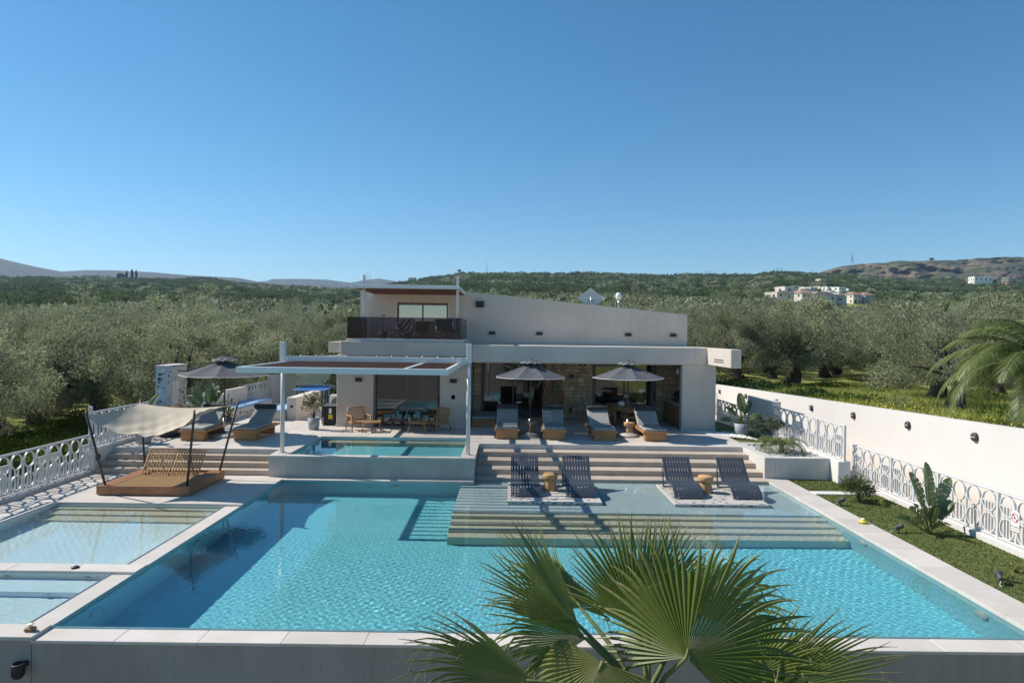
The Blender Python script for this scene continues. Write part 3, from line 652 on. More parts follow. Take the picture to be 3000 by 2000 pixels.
# ================================================================ pergola over the plunge pool
per = thing('pergola', 'pale steel pergola with brown slats reaching over the plunge pool', 'pergola', (-4, 20.2, T)); P = Org(per); pm = M['pmetal']
for x in (-6.72, -1.22):
    po = P.p('post', MB().tube([(x, 20.2, T), (x, 20.2, 3.34)], .062, 16).box(x-.075, x+.075, 20.12, 20.28, 3.34, 3.90, b=.01), M['wmetal'])
    P.p('foot_plate', B(x-.1, x+.1, 20.1, 20.3, T, T+.015), M['wmetal'], po)
ZP = 3.36
rb = P.p('cross_beam', MB().box(-6.64, -1.30, 20.14, 20.24, 3.34, 3.49, b=.006), pm)
for x in (-6.55, -6.45, -2.68, -2.58, -1.62, -1.42, -1.36):
    for z in (3.375, 3.455): P.p('bolt', MB().lathe([(0, -.018), (.016, -.014), (.018, 0)], 8, (x, 20.14, z), ax='y'), M['steel'], rb)
P.p('front_beam', MB().box(-6.66, -1.50, 16.6, 16.72, 3.19, 3.335, b=.006), pm)
P.p('wall_beam', MB().box(-6.66, -1.50, 25.86, 25.97, 3.20, 3.335, b=.006), pm)
for x in (-6.66, -2.64, -1.60):
    P.p('side_beam', MB().box(x, x+.10, 16.722, 25.858, 3.20, 3.332, b=.006), pm)
m1 = MB().box(-1.955, 1.955, -.022, .022, -.05, .05).mesh('slat', M['slat']); m2 = MB().box(-.46, .46, -.022, .022, -.05, .05).mesh('slat', M['slat'])
for i in range(29):
    y = 17.0 + i*.305
    if abs(y-20.19) < .08: continue
    ob('slat', m1, per, Vector((-4.6, y, 3.268)) - P.o); ob('slat', m2, per, Vector((-2.07, y, 3.268)) - P.o)
for i in range(11): P.p('bolt', MB().lathe([(.02, 0), (.02, .03), (0, .035)], 8, (-6.2+i*.45, 20.19, 3.49)), M['steel'], rb)
# ================================================================ furniture
# ---- teak sun loungers (feet towards -y)
def make_lounger(loc, label):
    t = thing('sun_lounger', label, 'sun lounger', loc, 0, 'wooden sun loungers on the terrace')
    MB().box(-.37, .37, -1.0, -.72, 0, .27, b=.01).build('leg_block', M['teak'], t)
    MB().box(-.37, .37, .62, .72, 0, .27, b=.01).build('leg_block', M['teak'], t)
    f = MB()
    for s in (-1, 1): f.box(s*.40-.035, s*.40+.035, -1.03, 1.03, .27, .35, b=.008)
    f.build('side_rail', M['teak'], t)
    MB().box(-.364, .364, -1.03, -.96, .271, .351, b=.008).build('end_rail', M['teak'], t); MB().box(-.364, .364, .96, 1.03, .271, .351, b=.008).build('end_rail', M['teak'], t)
    for i in range(14): MB().box(-.363, .363, -.93+i*.135, -.93+i*.135+.11, .30, .325).build('slat', M['teak'], t)
    m = MB().box(-.385, .385, -1.0, .22, .335, .435, b=.035); m.build('mattress', M['grey'], t)
    a = R(36); Mx = Matrix.Translation((0, .22, .345)) @ Matrix.Rotation(a, 4, 'X')
    MB().box(-.385, .385, .02, .86, 0, .10, b=.035, M=Mx).build('back_cushion', M['grey'], t)
    MB().box(-.36, .36, .03, .84, -.035, -.005, M=Mx).build('back_board', M['teak'], t)
    c = Mx @ Vector((0, .80, .15))
    p = MB().lathe([(0, -.39), (.07, -.385), (.085, -.36), (.085, .36), (.07, .385), (0, .39)], 16, tuple(c), ax='x'); p.build('roll_pillow', M['char'], t)
    MB().tube([(s*.2, .78, .3) if 0 else (s*.2, .75, .32) for s in (1, 1.001)] if 0 else [(.25, .7, .3), (.25, .86, .84)], .012, 6).tube([(-.25, .7, .3), (-.25, .86, .84)], .012, 6).build('prop', M['steel'], t)
    MB().box(-.05, .05, -1.004, -1.001, .375, .385).build('care_tag', M['sign'], t)
    return t
L0 = make_lounger((-.08, 24.33, T), 'wooden lounger nearest the pergola post, striped by slat shadows')
for x, y, l in ((1.56, 24.32, 'wooden lounger in front of the hanging egg chair'), (3.24, 24.24, 'wooden lounger left of the dining end parasol'),
                (4.98, 24.23, 'wooden lounger at the right end of the terrace by the white pebbles'),
                (-10.30, 23.12, 'wooden lounger on the left terrace partly behind the sail shade'), (-8.64, 23.33, 'wooden lounger on the left terrace beside the left pergola post')):
    copy_tree(L0, l, (x, y, T), R(random.uniform(-1.8, 1.8)))
o = MB(); 
for i in range(9): o.box(-.2+.04*i, -.17+.04*i, -.12+.03*sin(i*2), .1+.03*sin(i*2), 0, .02, b=.005)
tag(o.build('folded_towel', M['grey'], None, (-10.25, 22.9, T+.437), (0, 0, .3)), 'small grey striped cloth lying on the left terrace lounger', 'cloth')
# ---- parasols
def make_parasol(loc, label, rz=0, r=1.3, n=8):
    t = thing('parasol', label, 'parasol', loc, rz, 'slate parasols')
    MB().lathe([(0, 0), (.36, 0), (.40, .03), (.38, .075), (.1, .11), (.05, .115), (0, .115)], 28).build('base', M['conc'], t)
    MB().tube([(0, 0, .1), (0, 0, .62)], .034, 12).build('pole_sleeve', M['steel'], t)
    MB().tube([(0, 0, .6), (0, 0, 2.68)], .024, 12).build('pole', M['dmetal'], t)
    ztop, zr = 2.60, 2.10
    def pt(a, v, k=0, dz=0):                      # scalloped, sagging panels
        q = (a*n/(2*pi)) % 1; s = sin(pi*q); rr = r*v*(1-.10*s*v); z = ztop+(zr-ztop)*v**.92 - .055*s*v*(1-v)*3 - .02*s*v
        return (rr*cos(a), rr*sin(a), z+dz)
    for i in range(n):
        a0 = 2*pi*i/n; a1 = 2*pi*(i+1)/n
        o = MB().grid(lambda u, v: pt(a0+(a1-a0)*min(max(u, 1e-6), 1-1e-6), .09+.91*v), 6, 8).build('canopy_panel', M['parasol'], t)
        MB().tube([pt(a0+(a1-a0)*(.001+.998*u/8), 1, 0, -.004) for u in range(9)], .009, 5).build('white_piping', M['sign'], o)
        MB().tube([(.03*cos(a0), .03*sin(a0), 2.50), (r*.97*cos(a0), r*.97*sin(a0), zr+.01)], .009, 5).build('rib', M['dmetal'], t)
        MB().tube([(.03*cos(a0), .03*sin(a0), 2.05), (r*.5*cos(a0), r*.5*sin(a0), zr+.21)], .008, 5).build('strut', M['dmetal'], t)
    def vt(a, v):
        q = (a*n/(2*pi)) % 1; s = sin(pi*q); rr = .02+.32*v; return (rr*cos(a), rr*sin(a), 2.72-.10*v-.05*v*v+.045*s*v)
    o = MB().grid(lambda u, v: vt(2*pi*u, v), 48, 5).build('vent_cap', M['parasol'], t)
    MB().tube([vt(2*pi*u/64, 1) for u in range(64)], .008, 5, close=True).build('white_piping', M['sign'], o)
    MB().lathe([(.03, 2.68), (.035, 2.73), (.0, 2.77)], 10).build('finial', M['dmetal'], t)
    return t
p0 = make_parasol((.72, 24.15, T), 'slate parasol between the loungers left of the dining recess', R(22.5))
copy_tree(p0, 'slate parasol standing in front of the outdoor dining table', (4.22, 24.36, T), R(4))
p2 = copy_tree(p0, 'slate parasol on the left terrace behind the cream sail', (-9.66, 23.1, T), R(12)); p2.scale = (1.12, 1.12, 1.0)
# ---- cork stools
cp = [(0, 0), (.20, 0), (.205, .02), (.14, .28), (.135, .30), (.195, .31), (.205, .325), (.205, .43), (.195, .445), (0, .45)]
ct = thing('cork_stool', 'cork mushroom stool between the left pair of blue loungers', 'stool', (1.13, 18.6, -.02), 0, 'cork stools')
MB().lathe(cp[:5]+[(0, .30)], 28).build('foot', M['cork'], ct); MB().lathe([(0, .30)]+cp[5:], 28).build('top', M['cork'], ct)
for l, p in (('cork mushroom stool between the right pair of blue loungers', (5.36, 18.55, -.02)), ('cork stool behind the left terrace parasol base', (.76, 24.78, T)), ('cork stool behind the dining end parasol base', (4.36, 24.82, T))): copy_tree(ct, l, p)
# ---- terrazzo platforms in the shallow water
def platform(cx, cy, label):
    t = thing('platform', label, 'platform', (cx, cy, -.2), 0, 'terrazzo platforms in the shallow water')
    MB().box(-1.2, 1.2, -1.13, 1.13, 0, .18, b=.008).build('slab', M['terra'], t)
    c = MB()
    for i in range(190):
        x, y = random.uniform(-1.15, 1.15), random.uniform(-1.08, 1.08); n = random.choice((4, 5)); r = random.uniform(.018, .06); a = random.uniform(0, 6)
        q = [(x+r*random.uniform(.6, 1)*cos(a+k*2*pi/n), y+r*random.uniform(.6, 1)*sin(a+k*2*pi/n)) for k in range(n)]
        if max(abs(p[0]) for p in q) < 1.17 and max(abs(p[1]) for p in q) < 1.11: c.prism(q, .17, .1835)
    for i in range(16):
        x = random.uniform(-1.1, 1.1); z = random.uniform(.1, .15); r = random.uniform(.02, .06); c.box(x-r, x+r, -1.1335, -1.12, z-.02, z+.02)
    tag(c.build('stone_chips', M['chip'], t), kind='stuff'); return t
platform(1.18, 18.40, 'terrazzo platform under the left pair of blue loungers'); platform(5.41, 18.35, 'terrazzo platform under the right pair of blue loungers')
# ---- wave shaped dark blue loungers
WP = [(0, .035), (.05, .09), (.14, .19), (.28, .275), (.44, .31), (.62, .295), (.80, .26), (.96, .265), (1.10, .345), (1.24, .48), (1.40, .64), (1.60, .82)]
def smooth(p, n):
    p = np.array(p); d = np.r_[0, np.cumsum(np.hypot(*np.diff(p, axis=0).T))]; s = np.linspace(0, d[-1], n)
    q = np.stack([np.interp(s, d, p[:, i]) for i in range(p.shape[1])], -1)
    for _ in range(2): q[1:-1] = (q[:-2]+2*q[1:-1]+q[2:])/4
    return q
def make_wave(loc, label):
    t = thing('wave_lounger', label, 'lounger', loc, 0, 'dark blue loungers in the shallow water')
    q = smooth(WP, 34); nrm = np.gradient(q, axis=0); nrm = np.stack([-nrm[:, 1], nrm[:, 0]], -1); nrm /= np.linalg.norm(nrm, axis=1)[:, None]
    def ribbon(x0, x1, th, up=0):
        v = []
        for i in range(len(q)):
            a = q[i]+nrm[i]*up; b = a-nrm[i]*th
            v += [(x0, a[0], a[1]), (x1, a[0], a[1]), (x1, b[0], b[1]), (x0, b[0], b[1])]
        m = MB(); m.add(v, [(i*4+k, i*4+(k+1) % 4, i*4+4+(k+1) % 4, i*4+4+k) for i in range(len(q)-1) for k in range(4)] + [(0, 1, 2, 3), tuple(len(v)-4+k for k in (3, 2, 1, 0))], False)
        return m
    n = 9; w_ = .70/n
    me = ribbon(-w_/2+.007, w_/2-.007, .022).mesh('slat', M['navy'])
    for i in range(n): ob('slat', me, t, (-.35+w_*(i+.5), 0, 0))
    for s in (-.365, .365):
        ribbon(s-.015, s+.015, .05, .004).build('side_rail', M['navy'], t)
        MB().tube([(s, 1.585, .80), (s, 1.45, .02)], .018, 8).build('leg', M['navy'], t)
        MB().tube([(s, 1.45, .02), (s, 1.34, .13), (s, 1.2, .22), (s, 1.05, .25), (s, .9, .235)], .02, 8).build('brace', M['navy'], t)
    for k in (2, 9, 17, 25, 32): MB().box(-.35, .35, q[k][0]-.02, q[k][0]+.02, q[k][1]-.05, q[k][1]-.026).build('cross_bar', M['navy'], t)
    MB().tube([(-.365, 1.45, .02), (.365, 1.45, .02)], .016, 8).build('foot_bar', M['navy'], t)
    return t
w0 = make_wave((.44, 17.69, -.018), 'dark blue wave lounger left of the left cork stool, striped by shadows')
for x, l in ((1.88, 'dark blue wave lounger right of the left cork stool'), (4.71, 'dark blue wave lounger left of the right cork stool'), (6.24, 'dark blue wave lounger at the right end near the planter')):
    copy_tree(w0, l, (x, 17.70, -.018))
# ---- low teak armchairs with woven backs, footstools and a black coffee table
def lattice(mb, org, ux, uy, w_, h, nx, ny, r, bow=0):
    org, ux, uy = Vector(org), Vector(ux), Vector(uy); nn = ux.cross(uy)
    for i in range(nx+1):
        u = i/nx; mb.tube([org+ux*w_*u+uy*h*v+nn*(r*.8*(1 if (i+k) % 2 else -1)+bow*4*u*(1-u)) for k, v in enumerate(np.linspace(0, 1, ny+1))], r, 4, cap=False)
    for j in range(ny+1):
        v = j/ny; mb.tube([org+ux*w_*u+uy*h*v+nn*(-r*.8*(1 if (j+k) % 2 else -1)+bow*4*u*(1-u)) for k, u in enumerate(np.linspace(0, 1, nx+1))], r, 4, cap=False)
    return mb
def make_armchair(loc, rz, label):
    t = thing('armchair', label, 'armchair', loc, rz, 'woven teak armchairs'); tk = M['teak']
    for s in (-1, 1):
        MB().tube([(s*.36, -.36, 0), (s*.35, -.28, .52)], [.022, .03], 8).build('leg', tk, t); MB().tube([(s*.36, .42, 0), (s*.35, .22, .52)], [.022, .03], 8).build('leg', tk, t)
        MB().box(s*.36-.04, s*.36+.04, -.36, .34, .52, .56, b=.012).build('armrest', tk, t)
        MB().box(s*.32-.02, s*.32+.02, -.34, .34, .26, .32, b=.008).build('side_rail', tk, t)
    MB().box(-.3, .3, -.34, -.29, .27, .33, b=.008).build('front_rail', tk, t)
    b = lattice(MB(), (-.29, -.29, .335), (1, 0, 0), (0, 1, -.06), .58, .55, 10, 9, .011); b.build('woven_seat', M['rope'], t)
    a = R(22); up = Vector((0, sin(a), cos(a))); o = Vector((-.31, .24, .34))
    f = MB()
    for k in (0, .62): f.tube([o+Vector((k, 0, 0)), o+Vector((k, 0, 0))+up*.50], .022, 6)
    for h in (.02, .50): f.tube([o+up*h, o+Vector((.62, 0, 0))+up*h], .022, 6)
    f.build('back_frame', tk, t); lattice(MB(), o+up*.03, (1, 0, 0), tuple(up), .62, .46, 10, 7, .013).build('woven_back', M['rope'], t)
    return t
a0 = make_armchair((-5.55, 25.15, T), R(30), 'woven teak armchair left of the bedroom sliding door')
copy_tree(a0, 'woven teak armchair right of the bedroom sliding door', (-2.72, 25.25, T), R(-38))
def make_ottoman(loc, rz, label):
    t = thing('footstool', label, 'footstool', loc, rz, 'woven teak footstools')
    for sx in (-1, 1):
        for sy in (-1, 1): MB().tube([(sx*.33, sy*.26, 0), (sx*.28, sy*.21, .34)], [.018, .026], 8).build('leg', M['teak'], t)
    f = MB()
    for s in (-.22, .22): f.tube([(-.33, s, .35), (.33, s, .35)], .025, 6)
    for s in (-.31, .31): f.tube([(s, -.24, .36), (s, .24, .36)], .028, 6)
    f.build('frame', M['teak'], t); lattice(MB(), (-.30, -.22, .37), (1, 0, 0), (0, 1, 0), .6, .44, 13, 6, .014, -.012).build('woven_top', M['rope'], t)
    return t
s0 = make_ottoman((-5.0, 24.72, T), R(12), 'woven footstool in front of the left teak armchair'); copy_tree(s0, 'woven footstool in front of the right teak armchair', (-3.28, 24.76, T), R(-12))
t = thing('coffee_table', 'black round coffee table between the two woven footstools', 'table', (-4.1, 25.05, T))
MB().lathe([(0, .36), (.30, .36), (.35, .39), (.35, .415), (.32, .41), (0, .405)], 28).build('top', M['black'], t)
for k in range(4): a = pi/4+k*pi/2; MB().tube([(.22*cos(a), .22*sin(a), .37), (.3*cos(a), .3*sin(a), 0)], [.028, .018], 8).build('leg', M['black'], t)
# ---- rope daybed with the sail
db = thing('daybed', 'square brown wooden daybed with woven rope bed under the cream sail', 'daybed', (-9.26, 18.30, 0))
dk = M['deck']; X0, X1, Y0, Y1, ZT = -1.18, 1.18, -1.04, 1.06, .245
for a, b_ in ((-1.18, -.83), (-.826, -.005), (-.001, .786), (.79, 1.18)): MB().box(a, b_, Y0, Y0+.03, .02, ZT, b=.006).build('plank', dk, db)
for k in range(3):
    y = Y0+.034+k*.69; MB().box(X1-.03, X1, y, y+.686, .02, ZT, b=.006).build('plank', dk, db); MB().box(X0, X0+.03, y, y+.686, .02, ZT, b=.006).build('plank', dk, db)
MB().box(X0, X1, Y1-.03+.034, Y1+.034, .02, ZT, b=.006).build('plank', dk, db)
for i in range(4):
    for s in (-1, 1):
        x = s*(.80+.093*i); MB().box(min(x, x+s*.089), max(x, x+s*.089), Y0+.032, Y1+.002, ZT-.028, ZT, b=.004).build('plank', dk, db)
for i in range(4): MB().box(-.795, .795, .70+.088*i, .784+.088*i, ZT-.09, ZT-.062, b=.004).build('plank', dk, db)
MB().box(-.01, .01, Y0+.032, .68, ZT-.03, ZT-.004).build('centre_rail', M['teak'], db)
MB().box(X0+.06, X1-.06, Y0+.06, Y1-.06, 0, ZT-.13).build('plinth', M['dwood'], db)
for s in (-1, 1):
    x0 = -.79 if s < 0 else .015
    b = lattice(MB(), (x0, Y0+.04, ZT-.02), (1, 0, 0), (0, 1, 0), .775, 1.25, 18, 26, .0125); tag(b.build('woven_bed', M['rope'], db), kind='stuff')
    a = R(50); up = Vector((.0, cos(a), sin(a))); o = Vector((x0+.02, .30, ZT-.01))
    f = MB().tube([o, o+up*.82, o+up*.82+Vector((.73, 0, 0)), o+Vector((.73, 0, 0))], .026, 6, close=True)
    bf = f.build('backrest', M['rope'], db); lattice(MB(), o, (1, 0, 0), tuple(up), .73, .82, 9, 10, .015).build('woven_back', M['rope'], bf)
    MB().tube([o+up*.6+Vector((.36, .02, -.01)), (x0+.38, .85, ZT-.08)], .018, 6).build('prop', M['teak'], bf)
tops = {}
for nm, bx, by, tx, ty, tz in (('a', -1.02, -.92, -1.30, -1.28, 2.12), ('b', 1.06, -.92, 1.40, -1.28, 2.16), ('c', -1.02, .98, -1.34, 1.30, 2.17), ('d', 1.08, .98, 1.46, 1.30, 2.17)):
    p = MB().tube([(bx, by, ZT-.02), (tx, ty, tz)], .030, 10).build('pole', M['dmetal'], db); tops[nm] = Vector((tx, ty, tz))
    MB().lathe([(.03, 0), (.022, .03), (.028, .05), (0, .075)], 10, (tx, ty, tz)).build('pole_cap', M['rope'], p)
A_, B_, C_, D_ = (tops[k] - Vector((0, 0, .07)) for k in 'abcd')
def sailp(u, v):
    p = A_*(1-u)*(1-v) + B_*u*(1-v) + C_*(1-u)*v + D_*u*v
    su, sv = 4*u*(1-u), 4*v*(1-v)
    sag = .54*su**.8*(1-v)**1.4 + .10*su*v + .17*su*sv
    wr = (.022*sin(19*u+7*v)+.016*sin(31*u-11*v+2)+.012*sin(47*u+23*v))*su*(1-v) + .012*sin(23*v+9*u)*sv
    c = Vector((.08, 0.02, 2.1)); k = .10*(1-max(su, sv)*0)
    pull = Vector((-(p.x-c.x)*.16*(4*v*(1-v)), -(p.y-c.y)*.16*(4*u*(1-u)), 0))
    return p + pull + Vector((0, wr*.5, -sag + wr))
tag(MB().grid(sailp, 56, 56).build('shade_sail', M['sail'], None, tuple(db.location)), 'cream cloth sail sagging from the four dark poles of the daybed', 'sail')
# ---- hanging egg chair
eg = thing('egg_chair', 'hanging wicker egg chair in front of the stone wall', 'hanging chair', (1.80, 28.1, 1.10), R(8))
def egg(a, h): # a round, h 0..1 up
    r = .50*sqrt(max(1e-4, 1-((h-.44)/.58)**2))*(1 if h < .44 else 1-.12*(h-.44)); return Vector((r*sin(a)*.98, r*cos(a)*.85+.1, h*1.24))
rim = [egg(R(118), h) for h in np.linspace(-.12, 1.0, 14)]; rim2 = [egg(R(-118), h) for h in np.linspace(1.0, -.12, 14)]
MB().tube(rim+rim2, .045, 8, close=True).build('rim', mat('reddish_rattan', (.30, .125, .05), .6, (.36, .17, .08), scale=30, obj=True), eg)
wv = MB()
for i in range(17): a = R(-112+14*i); wv.tube([egg(a, h) for h in np.linspace(-.12, 1.0, 14)], .011, 4, cap=False)
for j in range(22):
    h = -.08+j*.05; wv.tube([egg(R(-116+232*k/26), h+.02*sin(k*1.7+j*2.1)) for k in range(27)], .010, 4, cap=False)
wv.build('wicker_shell', mat('brown_wicker', (.17, .09, .05), .7), eg)
MB().lathe([(0, 0), (.30, 0), (.36, .04), (.34, .09), (0, .11)], 20, (0, .12, .06)).build('seat_pad', M['rope'], eg)
MB().tube([(0, .05, 1.22), (0, .02, 1.95)], .012, 6).tube([(.03, .45, .3), (.02, .25, 1.25)], .014, 6).build('hanging_rope', M['black'], eg)
# ---- low wooden stool bench behind the cork stool and the recess daybed
t = thing('slatted_bench', 'low slatted wooden stool in the shade under the egg chair', 'stool', (1.25, 26.6, T))
for i in range(6): MB().box(-.42, .42, -.32+i*.11, -.23+i*.11, .30, .33, b=.004).build('slat', M['teak'], t)
for sx in (-.38, .38):
    for sy in (-.28, .28): MB().box(sx-.025, sx+.025, sy-.025, sy+.025, 0, .30).build('leg', M['teak'], t)
t = thing('daybed', 'low teak daybed with grey mattress in the recess behind the pergola post', 'daybed', (-1.0, 27.3, T))
MB().box(-.45, .45, -.95, .95, 0, .30, b=.01).build('base', M['teak'], t); MB().box(-.46, .46, -.98, .98, .302, .40, b=.03).build('mattress', M['grey'], t)
# ---- dining set
dt = thing('dining_table', 'long teak outdoor dining table laid with placemats in the recess', 'table', (4.62, 27.9, T))
for i in range(6): MB().box(-.54+i*.18, -.365+i*.18, -1.05, 1.05, .70, .745, b=.006).build('plank', M['teak'], dt)
for sx in (-.44, .44):
    for sy in (-.9, .9): MB().box(sx-.04, sx+.04, sy-.04, sy+.04, 0, .70, b=.008).build('leg', M['teak'], dt)
MB().box(-.48, .48, -.94, .94, .62, .698).build('apron', M['teak'], dt)
for i, (x, y) in enumerate(((-.30, -.62), (-.30, 0), (-.30, .62))):
    tag(MB().box(-.16, .16, -.2, .2, 0, .012, b=.004).build('placemat', M['rope'], None, (4.62+x, 27.9+y, T+.746)), ('woven placemat at the near left corner of the dining table', 'woven placemat at the middle of the dining table left side', 'woven placemat at the far left corner of the dining table')[i], 'placemat', 'woven placemats')
t = thing('bowl', 'round white bowl vase on the dining table', 'vase', (4.50, 27.55, T+.746))
MB().lathe([(0, 0), (.06, 0), (.13, .05), (.15, .11), (.12, .18), (.08, .2), (.07, .195), (.1, .12), (0, .05)], 22).build('body', M['sign'], t)
def make_dchair(loc, rz, label):
    t = thing('dining_chair', label, 'chair', loc, rz, 'rounded teak dining chairs'); tk = M['teak']
    for s in (-1, 1):
        MB().tube([(s*.25, -.24, 0), (s*.24, -.22, .44), (s*.26, -.16, .66)], [.018, .024, .018], 8).build('leg', tk, t)
        MB().tube([(s*.23, .25, 0), (s*.22, .22, .44), (s*.20, .25, .68)], [.018, .024, .018], 8).build('leg', tk, t)
    MB().box(-.25, .25, -.24, .23, .42, .46, b=.015).build('seat', M['rope'], t)
    pr = [(.27, -.20), (.285, 0), (.23, .2), (.1, .29), (0, .305), (-.1, .29), (-.23, .2), (-.285, 0), (-.27, -.20)]
    n = len(pr); v = []
    for i, (x, y) in enumerate(smooth(pr, 25)):
        k = 1-abs(i/24*2-1); h = .02+.045*max(0, k-.35); z = .66+.05*k; d = Vector((x, y, 0)).normalized()*.028
        v += [(x-d.x, y-d.y, z-h), (x+d.x, y+d.y, z-h), (x+d.x, y+d.y, z+h), (x-d.x, y-d.y, z+h)]
    m = MB(); m.add(v, [(i*4+k, i*4+(k+1) % 4, i*4+4+(k+1) % 4, i*4+4+k) for i in range(24) for k in range(4)]+[(0, 1, 2, 3), (96, 97, 98, 99)], True); m.build('arm_back_rail', tk, t)
    MB().tube([(-.24, -.22, .40), (.24, -.22, .40)], .015, 6).tube([(-.24, -.2, .2), (-.22, .22, .2)], .012, 6).tube([(.24, -.2, .2), (.22, .22, .2)], .012, 6).build('stretcher', tk, t)
    return t
c0 = make_dchair((4.62, 26.35, T), R(180), 'teak dining chair at the near head of the table with its back to the pool')
for x, y, r, l in ((3.92, 27.2, 90, 'teak dining chair nearest on the left side of the table'), (3.92, 27.9, 90, 'middle teak dining chair on the left side of the table'), (3.92, 28.6, 90, 'farthest teak dining chair on the left side of the table'),
                (5.35, 27.2, -90, 'teak dining chair nearest on the right side of the table'), (5.35, 27.9, -90, 'middle teak dining chair on the right side of the table'), (5.35, 28.6, -90, 'farthest teak dining chair on the right side of the table')):
    copy_tree(c0, l, (x, y, T), R(r))
# ---- barbecue counter along the right inner wall
k = thing('barbecue_counter', 'wood fronted barbecue counter with black grill inside the recess', 'barbecue', (7.1, 28.0, T)); K = Org(k)
K.p('carcass', B(6.64, 7.58, 26.5, 29.3, T+.06, T+.86), M['dwood'])
for y0, y1 in ((26.5, 27.3), (27.31, 28.1), (28.11, 28.7), (28.71, 29.3)): K.p('cabinet_door', B(6.60, 6.637, y0+.01, y1-.01, T+.08, T+.80, b=.004), M['teak'])
K.p('worktop', MB().box(6.58, 7.58, 26.48, 27.38, T+.862, T+.93, b=.006).box(6.58, 7.58, 28.3, 29.32, T+.862, T+.93, b=.006), M['lconc'])
gr = K.p('grill', B(6.58, 7.5, 27.42, 28.26, T+.80, T+1.0, b=.01), M['steel'])
K.p('grill_hood', MB().lathe([(.38, -.40), (.38, .40)], 20, (7.08, 27.84, T+1.0), ax='y'), M['black'])
K.p('hood_handle', MB().tube([(6.66, 27.55, T+1.1), (6.66, 28.12, T+1.1)], .015, 6), M['steel'])
K.p('splash_panel', B(6.57, 7.58, 26.39, 26.47, T+.86, T+1.05), M['teak'])
for i in range(3): K.p('knob', MB().lathe([(0, -.03), (.025, -.03), (.025, 0)], 10, (6.58, 27.55+i*.25, T+.9), ax='x'), M['steel'])
# ---- heat pump and air conditioner
h = thing('heat_pump', 'black pool heat pump with a yellow sticker beside the villa corner', 'heat pump', (-6.95, 26.6, T))
MB().box(-.29, .29, -.36, .36, .05, .72, b=.02).build('casing', M['black'], h); MB().box(-.30, .30, -.37, .37, .722, .75, b=.01).build('top_cover', M['dpot'], h)
MB().box(-.02, .14, -.366, -.361, .25, .42).build('yellow_sticker', M['yellow'], h); MB().box(.0, .1, -.366, -.361, .46, .66).build('label_plate', M['sign'], h)
MB().tube([(-.2, -.36, .3), (-.21, -.42, .25), (-.21, -.42, 0)], .02, 6).build('hose', M['steel'], h); MB().box(-.25, .25, -.3, .3, 0, .05).build('feet', M['black'], h)
h = thing('air_conditioner', 'white outdoor air conditioning unit behind the black heat pump', 'air conditioner', (-7.0, 28.3, T))
MB().box(-.42, .42, -.18, .18, .30, 1.0, b=.02).build('casing', M['wmetal'], h); MB().box(-.40, .40, -.16, .16, 0, .298).build('stand', M['lconc'], h)
fg = MB().lathe([(.28, -.01), (.28, .0)], 24, (-.1, -.185, .64), ax='y').build('fan_grille', M['dpot'], h)
for r in (.07, .14, .21, .27): MB().tube([(-.1+r*cos(a*pi/12), -.20, .64+r*sin(a*pi/12)) for a in range(24)], .006, 4, close=True).build('ring', M['wmetal'], fg)
# ---- left terrace: low walls, benches, ping-pong table, shower wall
def chips(t, rects, n, name='stone_chips', m='chip'):
    c = MB()
    for i in range(n):
        (x0, x1, y0, y1, z0, z1, ax) = random.choice(rects); k = random.choice((4, 5, 6)); r = random.uniform(.03, .075); a0 = random.uniform(0, 6)
        a, b_ = random.uniform(x0+.08, x1-.08) if ax == 'y' else random.uniform(y0+.08, y1-.08), random.uniform(z0+.08, z1-.08)
        q = [(a+r*random.uniform(.55, 1)*cos(a0+j*2*pi/k), b_+r*random.uniform(.55, 1)*sin(a0+j*2*pi/k)) for j in range(k)]
        if ax == 'y': c.add([(u, y0-.004, v) for u, v in q]+[(u, y0+.01, v) for u, v in q], [tuple(range(k))]+[(j, j+k, (j+1) % k+k, (j+1) % k) for j in range(k)])
        else: c.add([(x1+.004, u, v) for u, v in q]+[(x1-.01, u, v) for u, v in q], [tuple(range(k))]+[(j, (j+1) % k, (j+1) % k+k, j+k) for j in range(k)])
    return tag(c.build(name, M[m], t), kind='stuff')
sh = thing('shower_wall', 'terrazzo shower wall with blue front and paper notice on the left terrace', 'shower', (-12.05, 24.3, T))
MB().box(-.2, .2, -.7, -.34, 0, 2.32, b=.006).build('front_block', M['bterra'], sh); MB().box(-.195, .195, -.338, .75, 0, 2.30, b=.006).build('wall', M['terra'], sh)
MB().box(-.21, .21, -.71, .76, 2.322, 2.36).build('cap', M['white'], sh)
chips(sh, [(-.2, .2, -.7, 0, .1, 2.3, 'y')], 26); chips(sh, [(-.2, .2, -.7, -.34, .1, 2.3, 'x')], 14); chips(sh, [(-.2, .195, -.3, .72, .1, 2.25, 'x')], 60); chips(sh, [(-.2, .2, -.7, 0, .1, 2.3, 'y'), (-.2, .195, -.3, .72, .1, 2.25, 'x')], 34, m='wchip')
nt_ = MB().box(.197, .203, -.30, .10, 1.0, 1.75).build('notice', M['sign'], sh)
ln = MB()
for i in range(9): ln.box(.203, .2045, -.26, .06-.03*(i % 3), 1.64-.07*i, 1.655-.07*i)
ln.box(.203, .2045, -.16, -.04, 1.69, 1.71); tag(ln.build('print_lines', M['ink'], nt_), kind='stuff')
MB().tube([(.2, .1, 2.14), (.75, .1, 2.12)], .02, 8).lathe([(.0, -.02), (.10, -.02), (.10, 0), (0, .02)], 14, (.75, .1, 2.10)).build('shower_head', M['black'], sh)
MB().lathe([(0, 0), (.1, .0), (.1, .04)], 16, (.20, .45, .55), ax='x').build('hand_shower', M['black'], sh); MB().tube([(.22, .45, .75), (.24, .43, .2)], .012, 6).tube([(.22, .6, .4), (.24, .75, .05)], .012, 6).build('hose', M['black'], sh)
